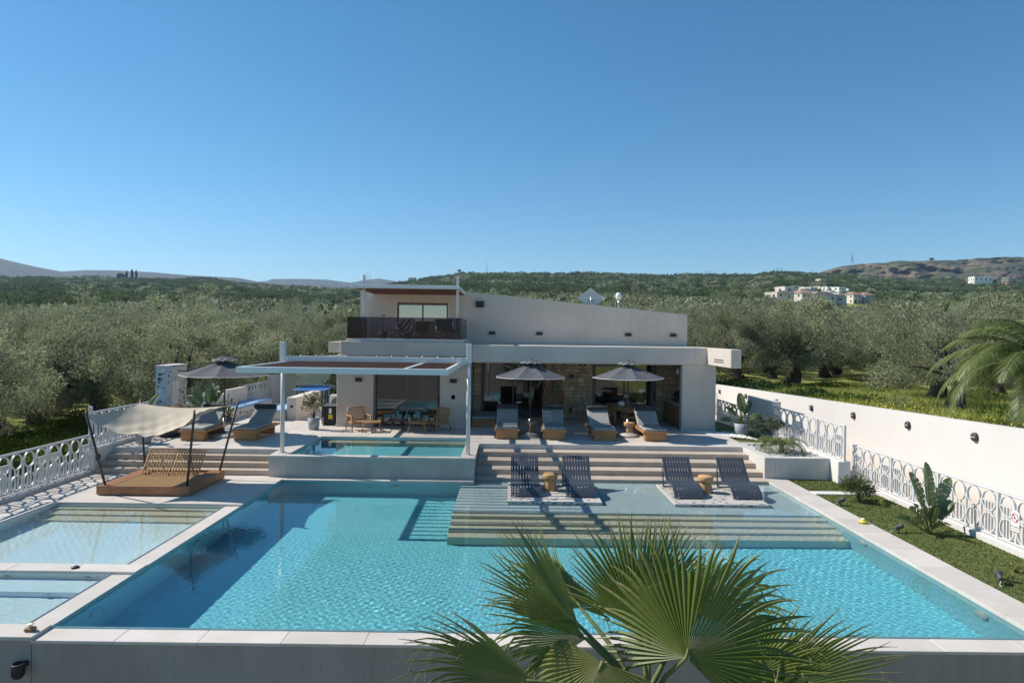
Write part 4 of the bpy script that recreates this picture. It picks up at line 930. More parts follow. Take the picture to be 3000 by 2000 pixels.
tag(MB().box(-12.34, -12.1, 27.5, 31.4, T-.3, 1.66, b=.01).build('parapet_wall', M['cream']), 'pale parapet wall behind the blue cushioned bench on the left', 'wall')
tag(MB().box(-12.36, -12.06, 34.7, 46, T-1, 1.95, b=.01).build('parapet_wall', M['cream']), 'pale wall with oval lamps beside the ping pong table', 'wall')
tag(MB().box(-12.36, -12.1, 20.8, 27.498, T-.5, T+.10, b=.01).build('curb_wall', M['lconc']), 'pale curb under the railing on the left terrace', 'curb')
tag(MB().box(-12.36, -12.1, 31.402, 34.698, T-.5, T+.10, b=.01).build('curb_wall', M['lconc']), 'pale curb under the far left railing beside the bench', 'curb')
cw = MB(); cw.add([(-12.36, y, z) for y, z in ((19.882, -.2), (20.798, -.2), (20.798, T+.1), (20.3, T+.1), (19.882, T+.1))] + [(-12.09, y, z) for y, z in ((19.882, -.2), (20.798, -.2), (20.798, T+.1), (20.3, T+.1), (19.882, T+.1))],
                  [(0, 1, 2, 3, 4), (9, 8, 7, 6, 5)]+[(i, i+5, (i+1) % 5+5, (i+1) % 5) for i in range(5)])
cwo = tag(cw.build('cheek_wall', M['white']), 'white cheek wall with a round lamp at the left end of the left steps', 'wall')
MB().lathe([(0, .04), (.09, .04), (.11, 0)], 18, (-12.09, 20.05, .45), ax='x').build('wall_lamp', M['dmetal'], cwo)
bn = thing('bench', 'long terrazzo bench with light blue cushions along the parapet', 'bench', (-11.6, 29.5, T))
MB().box(-.47, .42, -2.75, 2.55, 0, .34, b=.006).build('base', M['terra'], bn); chips(bn, [(-.47, .42, -2.75, 2.55, .02, .33, 'x'), (-.47, .42, -2.75, 2.5, .0, .33, 'y')], 60)
for y0, y1 in ((-2.75, -1.0), (-.99, .76), (.77, 2.55)): MB().box(-.48, .44, y0, y1, .342, .45, b=.03).build('cushion', M['blue'], bn)
bn = thing('bench', 'short terrazzo bench with light blue cushion by the low cream wall', 'bench', (-9.45, 28.6, T))
MB().box(-.38, .36, -1.2, 1.0, 0, .34, b=.006).build('base', M['terra'], bn); MB().box(-.40, .38, -1.22, 1.0, .342, .45, b=.03).build('cushion', M['blue'], bn)
lw = tag(MB().box(-9.05, -8.66, 27.7, 31.2, T, 1.53, b=.01).build('low_wall', M['cream']), 'low cream wall with a lamp and socket between bench and potted shrub', 'wall')
MB().lathe([(0, .05), (.08, .05), (.10, 0)], 16, (-8.66, 28.6, 1.2), ax='x').build('wall_lamp', M['dmetal'], lw); MB().box(-8.9, -8.8, 27.68, 27.7, 1.12, 1.22).build('socket', M['dmetal'], lw)
tag(MB().box(-9.0, -6.2, 38.6, 38.9, -.5, 2.1, b=.01).build('garden_wall', M['cream']), 'cream garden wall behind the ping pong table', 'wall')
pg = thing('ping_pong_table', 'blue ping pong table with white net at the back of the left terrace', 'table', (-9.85, 34.4, T), R(4))
for y0, y1 in ((-1.37, -.003), (.003, 1.37)): MB().box(-.76, .76, y0, y1, .735, .765).build('table_half', M['ping'], pg)
for i, (a, b_, c, d) in enumerate(((-.76, -.74, -1.37, 1.37), (.74, .76, -1.37, 1.37), (-.738, .738, -1.37, -1.35), (-.738, .738, 1.35, 1.37))): MB().box(a, b_, c, d, .7652, .7665).build('white_line', M['sign'], pg)
MB().box(-.9, .9, -.006, .006, .78, .92).build('net', glassmat('table_net', (.55, .55, .57), .02), pg); MB().box(-.9, .9, -.008, .008, .921, .935).build('net_tape', M['sign'], pg)
for x in (-.91, .91): MB().tube([(x, 0, .72), (x, 0, .94)], .012, 6).build('net_post', M['black'], pg)
for x in (-.6, .6):
    for y in (-1.1, -.25, .25, 1.1): MB().box(x-.025, x+.025, y-.025, y+.025, 0, .735).build('leg', M['dmetal'], pg)
for y in (-1.1, 1.1): MB().box(-.575, .575, y-.02, y+.02, .2, .24).build('brace', M['dmetal'], pg)
# ---- garden spotlights and little things on the copings
def spot(loc, rz, label, tilt=35):
    t = thing('garden_spotlight', label, 'spotlight', loc, rz, 'small black garden spotlights')
    MB().lathe([(0, 0), (.05, 0), (.05, .015), (.012, .02), (.012, .10)], 12).build('spike', M['black'], t)
    h_ = MB().lathe([(0, -.12), (.05, -.12), (.06, -.1), (.06, .08), (.075, .08), (.075, .13), (.06, .13), (.055, .10), (0, .10)], 16, ax='x'); mt = Matrix.Translation((0, 0, .16)) @ Matrix.Rotation(-R(tilt), 4, 'Y')
    h_.v = [tuple(mt @ Vector(v)) for v in h_.v]; h_.build('lamp_head', M['navy'] if 0 else M['dpot'], t)
    t.scale = (.78, .78, .78)
    MB().tube([(-.1, 0, .1), (-.18, .05, .03), (-.25, .02, .01)], .008, 5).build('cable', M['cable'], t)
    return t
g0 = spot((8.42, 17.25, -.01), R(20), 'black spotlight on the lawn nearest the concrete strip', 15)
for l, p, rz in (('black spotlight on the lawn edge in front of the torn leaved plant', (8.52, 14.85, -.01), R(15)), ('black spotlight on the lawn edge at the far right corner', (8.55, 11.8, -.01), R(70)), ('black spotlight in the pebble planter at the end of the steps', (8.3, 22.3, T-.05), R(30))): copy_tree(g0, l, p, rz)
s = thing('spotlight', 'black floodlight fixed to the short front wall at lower left', 'spotlight', (-6.55, 9.30, -.36))
MB().box(-.03, .03, -.09, 0, -.03, .03, b=.006).build('bracket', M['black'], s); MB().lathe([(0, -.1), (.05, -.1), (.08, -.06), (.085, .09), (.07, .10), (.065, .07), (0, .07)], 18, (-.03, -.13, -.05), ax='z').build('lamp_head', M['black'], s)
s = thing('candle_box', 'small wooden candle holder on the lower left coping corner', 'candle holder', (-6.62, 9.46, .0))
MB().box(-.06, .06, -.05, .05, 0, .055, b=.012).build('holder', M['teak'], s); MB().box(-.061, .061, -.051, .051, .018, .03).build('dark_band', M['black'], s); MB().lathe([(0, .055), (.035, .055), (.02, .075), (.045, .10), (0, .085)], 9).build('candle', M['wax'], s)
s = thing('candle_holder', 'small yellow candle holder on the right coping beside the lawn', 'candle holder', (8.12, 15.55, .0))
MB().lathe([(0, 0), (.085, 0), (.095, .02), (.09, .06), (.07, .065), (0, .06)], 16).build('holder', M['yellow'], s); MB().lathe([(0, 0), (.1, 0), (.1, .012), (0, .013)], 16).build('base_ring', M['black'], s); MB().lathe([(0, .06), (.055, .065), (.04, .085), (.05, .11), (0, .12)], 10).build('candle', M['wax'], s)
s = thing('float', 'small black and white float lying on the cross wall coping', 'float', (-7.61, 11.99, .0))
MB().lathe([(0, 0), (.06, 0), (.07, .015), (.05, .03), (0, .033)], 14).build('body', M['black'], s); MB().lathe([(0, .03), (.04, .032), (.02, .055), (0, .06)], 10, (-.01, 0, 0)).build('cap', M['sign'], s)
# ================================================================ white ring railings
WM = M['wmetal']
def ringmesh(name, w_, h, t=.026, d=.045):
    """stadium shaped hoop, w_ wide, h high, standing in the local xz plane, centre at the origin"""
    r = w_/2; s = max(0, h/2-r); pts = []
    for k in range(13): a = pi*k/12; pts.append((r*cos(a), s+r*sin(a)))
    for k in range(13): a = pi+pi*k/12; pts.append((r*cos(a), -s+r*sin(a)))
    if s < 1e-6: pts = [p for i, p in enumerate(pts) if i not in (13, 25)]
    n = len(pts); v = []
    for x, z in pts:
        l = sqrt(x*x+(z-max(-s, min(s, z)))**2) or 1; nx, nz = x/l, (z-max(-s, min(s, z)))/l
        for o, y in ((0, -d/2), (0, d/2), (-t, d/2), (-t, -d/2)): v.append((x+nx*o, y, z+nz*o))
    m = MB(); m.add(v, [(i*4+k, i*4+(k+1) % 4, ((i+1) % n)*4+(k+1) % 4, ((i+1) % n)*4+k) for i in range(n) for k in range(4)])
    return m.mesh(name, WM)
_cache = {}
def bar(parent, x, z0, z1, w_, d, m):
    key = (round(w_, 3), round(d, 3), round(z1-z0, 3), m.name)
    if key not in _cache: _cache[key] = MB().box(-w_/2, w_/2, -d/2, d/2, 0, z1-z0).mesh('bar', m)
    return ob('bar', _cache[key], parent, (x, 0, z0))
def railing(label, x, y0, y1, z, H, panels, name='railing', m=None, posts_end=(1, 1), ph=0):
    """runs along y from y0 (local 0) to y1; panels: strings of A (arched) and R (ring) units"""
    m = m or WM; t = thing(name, label, 'railing', (x, y0, z), R(90) if y1 > y0 else R(-90), 'white ring railings')
    Lh = abs(y1-y0); n = len(panels); pw = Lh/n
    MB().box(-.03, Lh+.03, -.035, .035, H-.05, H, b=.012).build('top_rail', m, t); MB().box(0, Lh, -.02, .02, .02, .05).build('bottom_rail', m, t)
    pm_ = MB().box(-.03, .03, -.03, .03, 0, H-.051).mesh('post', m)
    tall = MB().box(-.035, .035, -.04, .04, -.1, H+ph).mesh('post', m)
    for i in range(n+1):
        if (i == 0 and not posts_end[0]) or (i == n and not posts_end[1]): continue
        ob('post', pm_, t, (i*pw, 0, 0))
    for i, p in enumerate(panels):
        u = (pw-.06)/len(p)
        for j, ch in enumerate(p):
            cx = i*pw+.03+u*(j+.5); rw = u*.90; hh = H-.05; key = (ch, round(u, 3), round(H, 2), m.name)
            if key not in _cache:
                if ch == 'R': _cache[key] = (ringmesh('ring', rw, rw), ringmesh('ring', rw, rw))
                else: _cache[key] = (ringmesh('arch', rw, max(.44*H, rw)), ringmesh('arch', rw, max(.44*H, rw)))
                if m is not WM:
                    for q in _cache[key]: q.materials[0] = m
            ru, rl = _cache[key]
            if ch == 'R':
                ob('ring', ru, t, (cx, 0, hh-rw/2-.005)); ob('ring', rl, t, (cx, 0, .05+rw/2))
                for s in (-.055, .055): bar(t, cx+s*u/.46, .05, hh-rw+.01, .022, .04, m)
            else:
                ah = max(.44*H, rw); ob('arch', ru, t, (cx, 0, hh-ah/2-.005)); ob('arch', rl, t, (cx, 0, .05+ah/2))
                b = MB().box(-rw/2+.02, rw/2-.02, -.018, .018, -.016, .016).build('chord_bar', m, t, (cx, 0, hh-ah*.52))
                for s in (-.085, .0, .085): bar(t, cx+s*u/.46, .05, hh-ah*.52-.016, .020, .038, m)
            if j < len(p)-1: bar(t, cx+u/2, .05, hh-.55*rw, .045, .034, m)
    return t
A = 'ARRA'
railing('white ring railing along the left side of the lower deck', -12.24, 10.75, 19.95, .10, 1.03, [A]*5)
railing('white ring railing on the left terrace behind the sail', -12.24, 19.99, 23.55, T+.10, 1.06, ['RRA', 'RRA', A])
railing('white ring railing on the left terrace between shower wall and bench', -12.24, 25.1, 27.48, T+.10, 1.0, [A, A])
railing('white ring railing past the bench on the far left', -12.24, 31.42, 34.68, T+.10, 1.0, [A, A])
railing('long white ring railing on the curb between lawn and driveway', 10.13, 20.0, 10.1, .12, 1.0, [A]*5)
railing('short white ring railing on the parapet above the planter', 9.80, 25.25, 19.9, T+.006, 1.06, ['ARR', 'ARR', 'RRA'])
railing('white ring railing standing in the shade right of the villa', 9.86, 32.3, 28.0, .20, 1.08, [A, A])
t = tag(MB().box(-.04, .04, -.05, .05, 0, 1.95, b=.008).build('railing_post', WM, None, (-12.24, 19.95, 0)), 'tall white post where the left railing steps up to the terrace', 'post')
# no-diving sign on the long railing
sg = thing('sign', 'white no diving sign hung on the long white railing', 'sign', (10.085, 13.52, .62), R(-90))
MB().box(-.11, .11, -.006, .0, -.20, .20).build('plate', M['sign'], sg)
MB().tube([(.085*cos(a*pi/16), -.008, .07+.085*sin(a*pi/16)) for a in range(32)], .008, 4, close=True).build('red_ring', M['red'], sg)
MB().box(-.085, .085, -.004, .004, -.007, .007).build('red_slash', M['red'], sg, (0, -.009, .07), (0, R(45), 0))
MB().tube([(-.05, -.007, .05), (-.01, -.007, .075), (.03, -.007, .045)], .008, 5).tube([(-.02, -.007, .11), (-.005, -.007, .075)], .007, 5).lathe([(0, -.004), (.014, 0), (0, .004)], 8, (.045, -.008, .035), ax='y').build('diver_figure', M['ink'], sg)
cu = bpy.data.curves.new('lettering', 'FONT'); cu.body = 'NO DIVING'; cu.size = .038; cu.align_x = 'CENTER'; cu.extrude = .001
to = bpy.data.objects.new('lettering_curve', cu); COL.objects.link(to); bpy.context.view_layer.update()
me = bpy.data.meshes.new_from_object(to.evaluated_get(bpy.context.evaluated_depsgraph_get())); bpy.data.objects.remove(to)
me.materials.clear(); me.materials.append(M['ink']); ob('lettering', me, sg, (0, -.008, -.12), (R(90), 0, 0))
MB().box(-.09, .09, -.008, -.006, -.165, -.155).build('print_line', M['ink'], sg)
# ================================================================ trees and plants
def unit(v): return v/np.maximum(np.linalg.norm(v, axis=-1, keepdims=True), 1e-9)
def leaves(P, D, l, w_, r2, flat=None):
    """rhombic leaves at points P pointing along D: (n*4,3)"""
    n = len(P); D = unit(D); s = unit(np.cross(D, r2.normal(size=(n, 3)))); l = l*r2.uniform(.7, 1.25, (n, 1)); w_ = w_*r2.uniform(.75, 1.25, (n, 1))
    Q = np.empty((n, 4, 3)); Q[:, 0] = P; Q[:, 1] = P+D*l*.5+s*w_; Q[:, 2] = P+D*l; Q[:, 3] = P+D*l*.5-s*w_
    return Q.reshape(-1, 3)
def crown(name, m, seed, rad=(2.5, 2.5, 1.9), zc=3.0, ncl=90, per=150, cr=.55, l=.17, w_=.026, shell=(.45, 1.0), low=-.55, up=.35, lump=.22):
    r2 = np.random.default_rng(seed); d = unit(r2.normal(size=(ncl*3, 3))); d = d[d[:, 2] > low][:ncl]; ncl = len(d)
    ph = r2.uniform(0, 6.28, 6)
    f = 1 + lump*(np.sin(3*np.arctan2(d[:, 1], d[:, 0])+ph[0]) + np.sin(4*d[:, 2]+ph[1]+2*np.arctan2(d[:, 1], d[:, 0])))
    c = d*(r2.uniform(0, 1, (ncl, 1))**.5*(shell[1]-shell[0])+shell[0])*f[:, None]*np.array(rad)
    k = np.repeat(np.arange(ncl), per); n = len(k)
    off = unit(r2.normal(size=(n, 3)))*(r2.uniform(0, 1, (n, 1))**.45)*cr*r2.uniform(.7, 1.3, (ncl, 1))[k]
    P = c[k]+off*np.array([1, 1, .8]); P[:, 2] += zc
    D = off/cr*.8 + unit(c)[k]*.5 + r2.normal(size=(n, 3))*.6 + np.array([0, 0, up])
    tone = np.clip(.5+.22*r2.normal(size=n)+.18*r2.normal(size=ncl)[k], 0, 1)
    return tri_mesh(name, leaves(P, D, l, w_, r2), 4, m, tone, link=False), c + np.array([0, 0, zc])
olive = leafmat('olive_leaf', (.115, .135, .052), (.40, .415, .225), back=(.33, .345, .25), tr=.36)
def olive_trunk(seed, ends, h=1.7, r=.42):
    r2 = random.Random(seed); b = MB(); n = 14; pts = []; rr = []
    for i in range(8):
        v = i/7; pts.append((.18*sin(v*3+seed), .16*cos(v*2.4+seed), -.3+v*(h+.3))); rr.append(r*(1.5-1.15*v**.5 + .08*sin(v*17+seed)))
    b.tube(pts, rr, n)
    k = len(b.v) - 8*n                                # gnarled flutes
    for i in range(len(b.v)):
        j, q = divmod(i, n); p = Vector(b.v[i]); c = Vector(pts[j]); f = 1+.22*sin(q*2*pi/n*3+j*.5+seed)+.12*r2.uniform(-1, 1); b.v[i] = tuple(c+(p-c)*f)
    top = Vector(pts[-1])
    for e in ends:
        e = Vector(e); mid = top.lerp(e, .45)+Vector((r2.uniform(-.3, .3), r2.uniform(-.3, .3), -.15)); a = top-Vector((0, 0, r2.uniform(.1, .5)))
        b.tube([a, a.lerp(mid, .5)+Vector((0, 0, .1)), mid, mid.lerp(e, .6)+Vector((0, 0, .12)), e], [r*.42, r*.30, r*.22, r*.13, .02], 7)
    return b.mesh('trunk', M['bark'])
OL = []
for i, (rad, zc) in enumerate((((2.7, 2.7, 2.0), 3.1), ((2.4, 2.6, 2.2), 3.3), ((3.0, 2.7, 1.9), 2.95), ((2.5, 2.4, 2.3), 3.4), ((2.9, 3.0, 2.1), 3.1))):
    me, c = crown('crown', olive, 20+i, rad, zc-.42, 96, 270, .50, .125, .022, (.62, 1.02), -.88, .35, .26)
    OL.append((me, olive_trunk(i, [tuple((c[j]-np.array([0, 0, zc]))*.62 + np.array([0, 0, zc])) for j in range(0, 63, 7)])))
def tree(i, x, y, s, label, group, rz=None, sz=None):
    t = thing('olive_tree', label, 'olive tree', (x, y, float(ground(x, y))), random.uniform(0, 6.28) if rz is None else rz, group)
    sz = sz or s*random.uniform(.9, 1.08); t.scale = (s, s, sz)
    ob('trunk', OL[i][1], t); ob('crown', OL[i][0], t); return t
def house_hides(x, y, top):
    px = x/y*2000; py = (4.2-top)/y*2000
    roof = -118 if px < -130 else -118+62*(px+130)/650
    return -420 < px < 500 and py > roof+12
GL = GR = 'olive trees standing apart'
TG = ((('grey green olive tree in the front row just behind the left railing', 'front row of olive trees at the left'), ('grey green olive tree in the middle rows of the left grove', 'middle rows of olive trees at the left'),
       ('small looking olive tree in the upper rows of the left grove', 'upper rows of olive trees at the left'), ('distant olive tree at the far edge of the left grove below the wooded slope', 'far edge of the left olive grove')),
      (('olive tree rising close behind the villa roof', 'olive trees close behind the villa'), ('distant olive tree seen over the villa roof below the wooded hill', 'distant olive trees over the villa roof')),
      (('olive tree in the first dense row beyond the meadow at the right', 'first rows of olive trees at the right'), ('olive tree in the middle rows of the right grove', 'middle rows of olive trees at the right'), ('distant olive tree in the last rows of the right grove below the village', 'last rows of olive trees at the right')))
# trees one can single out first
tree(0, 20.9, 50.5, 1.42, 'large olive tree with thick dark trunk beyond the meadow clearing', GR, .4)
tree(2, 22.8, 36.5, 1.12, 'olive tree with a pale leaning trunk at the edge of the flowery meadow', GR, 2.0)
tree(4, 19.4, 29.6, 1.06, 'olive tree with dark hollow trunk behind the feathery palm', GR, 4.1)
tree(1, 16.2, 49.0, 1.15, 'olive tree standing close behind the right corner of the villa', GR, 1.2)
tree(3, -16.0, 32.5, 1.12, 'olive tree with dark trunk behind the left parasol and shower wall', GL, 3.0)
cand = []
rt = random.Random(11)
yy_ = 12.0; row = 0
while yy_ < 150:
    stp = 4.7+.012*yy_; xx = -.80*yy_-6+rt.uniform(0, stp)
    while xx < .80*yy_+6:
        x = xx+rt.uniform(-1.2, 1.2); y = yy_+rt.uniform(-1.3, 1.3); xx += stp
        if x > -16.2 and y < 46 and x < 15: continue
        if x > -12.0 and y < 46 and x < 24: continue
        if 13 < x < 31 and y < 53 + rt.uniform(-2, 2): continue
        if x > 0 and y < 26: continue
        if x < 0 and y < 15: continue
        if 13 < x < 27 and 47 < y < 56: continue
        if abs(x+16) < 3.2 and abs(y-32.5) < 3: continue
        s = rt.uniform(.92, 1.3); gz = float(ground(x, y)); top = gz+5.0*s
        if x < -12 and y < 22: s = rt.uniform(.82, .98)
        if house_hides(x, y, top): continue
        t_ = x/y; lim = .041 if .36 < t_ < .54 else .047 if t_ > .27 else .062 if t_ > -.2 else .050
        while s > .6 and (gz+5.1*s-4.2)/y > lim: s *= .95
        if (gz+5.1*s-4.2)/y > lim and y > 60: continue
        cand.append((y, x, s))
    yy_ += stp*.93; row += 1
cand.sort()
for y, x, s in cand[:292]:
    px = x/y*2000; side = 0 if px < -420 else 1 if px < 500 else 2
    k = (0 if y < 27 else 1 if y < 48 else 2 if y < 80 else 3) if side == 0 else (0 if y < 80 else 1) if side == 1 else (0 if y < 66 else 1 if y < 95 else 2)
    l, g_ = TG[side][k]; tree(rt.randrange(5), x, y, s, l, g_)
rest = [(x, y, s*.95, 0) for y, x, s in cand[292:]]
# the wooded slopes beyond, one mass; small crowns scattered over its points
FC = bpy.data.collections.new('far_crowns')
fm = [olive, leafmat('carob_leaf', (.055, .085, .03), (.15, .185, .075), tr=.25), leafmat('pale_scrub_leaf', (.10, .12, .05), (.22, .24, .11), tr=.25), leafmat('green_wood_leaf', (.075, .115, .04), (.19, .235, .09), tr=.25)]
for i in range(8):
    m_ = fm[[0, 0, 1, 3, 0, 1, 2, 3][i]]
    me, c = crown('crown', m_, 60+i, (2.7, 2.7, 1.9), 2.3, 46, 7, .75, .95, .30, (.55, 1.0), -.35)
    o = bpy.data.objects.new('c%d' % i, me); FC.objects.link(o)
def scatter(name, pts, label=None):
    P = np.array([p[:3] for p in pts], np.float32); me = bpy.data.meshes.new(name); me.vertices.add(len(P)); me.vertices.foreach_set('co', P.ravel())
    for nm, k in (('scl', 3), ('rot', 5)):
        a = me.attributes.new(nm, 'FLOAT', 'POINT'); a.data.foreach_set('value', np.array([p[k] for p in pts], np.float32))
    a = me.attributes.new('idx', 'INT', 'POINT'); a.data.foreach_set('value', np.array([p[4] for p in pts], np.int32))
    o = tag(ob(name, me), kind='stuff'); ng = bpy.data.node_groups.new(name, 'GeometryNodeTree')
    ng.interface.new_socket('Geometry', in_out='INPUT', socket_type='NodeSocketGeometry'); ng.interface.new_socket('Geometry', in_out='OUTPUT', socket_type='NodeSocketGeometry')
    N = ng.nodes; L = ng.links; gi = N.new('NodeGroupInput'); go = N.new('NodeGroupOutput'); ip = N.new('GeometryNodeInstanceOnPoints'); ci = N.new('GeometryNodeCollectionInfo')
    ci.inputs[0].default_value = FC; ci.inputs['Separate Children'].default_value = True; ci.inputs['Reset Children'].default_value = True
    def at(nm, ty): a = N.new('GeometryNodeInputNamedAttribute'); a.data_type = ty; a.inputs[0].default_value = nm; return a.outputs[0]
    ip.inputs['Pick Instance'].default_value = True; L.new(at('idx', 'INT'), ip.inputs['Instance Index']); L.new(at('scl', 'FLOAT'), ip.inputs['Scale'])
    cx = N.new('ShaderNodeCombineXYZ'); L.new(at('rot', 'FLOAT'), cx.inputs[2]); L.new(cx.outputs[0], ip.inputs['Rotation'])
    L.new(gi.outputs[0], ip.inputs['Points']); L.new(ci.outputs[0], ip.inputs['Instance']); L.new(ip.outputs[0], go.inputs[0])
    md = o.modifiers.new('scatter', 'NODES'); md.node_group = ng; return o
pts = [(x, y, float(ground(x, y)), s, (0, 1, 4)[i % 3], i*1.7) for i, (x, y, s, k) in enumerate(rest)]
r3 = np.random.default_rng(4); nn = 26000
y = (r3.uniform(118**1.6, 1230**1.6, nn))**(1/1.6); x = y*r3.uniform(-.86, .86, nn); z = ground(x, y)
def fbm(x, y, s): return np.sin(x*s+1.3*np.sin(y*s*.7))*np.sin(y*s*1.3+np.sin(x*s*.6+2)) + .5*np.sin(x*s*2.3+y*s*1.7+1)
t_ = x/y
gap = (fbm(x, y, .022) > .82) & (y > 170)
gap |= (np.abs(t_+.52) < .13) & (np.abs(y-690) < 45) & (fbm(x, y, .03) > -.1)
gap |= (np.abs(t_+.36) < .10) & (np.abs(y-640) < 30) & (fbm(x, y, .03) > -.1)
gap |= (t_ > .42) & (fbm(x, y, .017) > .55) & (y > 260)
vil = ((t_ > .385) & (t_ < .535) & (y > 318) & (y < 480)) | ((t_ > .40) & (t_ < .505) & (y > 560) & (y < 635)) | ((np.abs(t_-.692) < .030) & (y > 880)) | ((np.abs(t_-.734) < .018) & (y > 860) & (y < 1070)) | ((np.abs(t_-.455) < .012) & (y > 790) & (y < 860)) | ((np.abs(t_+.146) < .012) & (y > 1080))
vil |= (t_ > .37) & (t_ < .54) & (y < 345) & ((z+4.5-4.2)/y > .043)
keep = ~gap & ~vil
for i in np.nonzero(keep)[0]:
    d = fbm(x[i], y[i], .013)
    pool_ = (0, 1, 4, 0, 6) if (y[i] < 330 and d < .5) else ((2, 3, 5, 7, 6) if d > -.1 else (0, 3, 4, 7, 5))
    s = r3.uniform(.55, 1.5)*(1.0 if y[i] < 600 else 1.3)
    pts.append((x[i], y[i], z[i]-.2, s, pool_[i % 5], i*2.1))
for i in range(500):                                # skyline and scrub on the brown hill and the far left ridges
    pass
scatter('woodland', pts)
# scrub on the bare hill
# ---------------------------------------------------------------- undergrowth and flowers in the groves
ug = leafmat('undergrowth_leaf', (.05, .085, .018), (.13, .17, .04), tr=.25)
def undergrowth(name, spots, per, l, w_, h, m, seed):
    r2 = np.random.default_rng(seed); P = []; D = []
    for x, y, r in spots:
        n = int(per*r*r); a = r2.uniform(0, 6.28, n); q = np.sqrt(r2.uniform(0, 1, n))*r; X = x+q*np.cos(a); Y = y+q*np.sin(a)
        P.append(np.stack([X, Y, ground(X, Y)+r2.uniform(0, 1, n)*h*(1.05-(q/r)**2)], -1)); D.append(np.stack([r2.normal(0, .6, n), r2.normal(0, .6, n), r2.uniform(.2, 1, n)], -1))
    P = np.concatenate(P); D = np.concatenate(D)
    return tag(tri_mesh(name, leaves(P, D, l, w_, r2), 4, m, r2.uniform(0, 1, len(P))), kind='stuff')
r4 = random.Random(3)
sp_ = [(r4.uniform(14.3, 30), r4.uniform(24, 56), r4.uniform(.8, 1.9)) for _ in range(10)] + [(14.6+r4.uniform(0, 2.5), r4.uniform(30, 48), r4.uniform(.9, 1.6)) for _ in range(12)]
sp_ += [(r4.uniform(-24, -13.6), r4.uniform(22, 52), r4.uniform(.8, 1.8)) for _ in range(50)]
undergrowth('undergrowth', sp_, 200, .16, .045, .4, ug, 1)
undergrowth('undergrowth', [(r4.uniform(14.2, 20), r4.uniform(32, 50), r4.uniform(.7, 1.3)) for _ in range(6)], 400, .2, .06, .6, leafmat('dark_weed_leaf', (.025, .055, .02), (.06, .10, .04), tr=.2), 5)
tag(blades('grass', 60000, (13.9, 30, 16, 52), lambda x, y: ground(x, y)-.02, .26, ((.17, .215, .045), (.38, .38, .13)), wd=.02, lean=.5), kind='stuff')
tag(blades('grass', 24000, (-24, -12.7, 16, 50), lambda x, y: ground(x, y)-.02, .35, ((.12, .18, .03), (.26, .29, .07)), wd=.025, lean=.5), kind='stuff')
fl = mat('yellow_flower', (.62, .50, .02), .7)
def flowers(patches, seed):
    r2 = np.random.default_rng(seed); P = []
    for x0, x1, y0, y1, n in patches:
        X = r2.uniform(x0, x1, n); Y = r2.uniform(y0, y1, n); k = (np.sin(X*1.3+2)+np.sin(Y*.9+X*.5)) > -.35; X, Y = X[k], Y[k]
        P.append(np.stack([X, Y, ground(X, Y)+r2.uniform(.18, .45, len(X))], -1))
    P = np.concatenate(P); D = np.stack([r2.normal(0, 1, len(P)), r2.normal(0, 1, len(P)), r2.normal(0, .3, len(P))], -1)
    return tag(tri_mesh('flowers', leaves(P-unit(D)*.04, D, .055, .026, r2), 4, fl, r2.uniform(0, 1, len(P))), kind='stuff')
flowers([(13.9, 15.0, 17, 30, 420), (16.5, 24, 45, 49, 600), (14.5, 22, 28, 31, 260), (18, 27, 22, 40, 160), (-15, -12.6, 36, 60, 1600), (-22, -13, 40, 56, 700), (8, 16, 46, 60, 900)], 2)
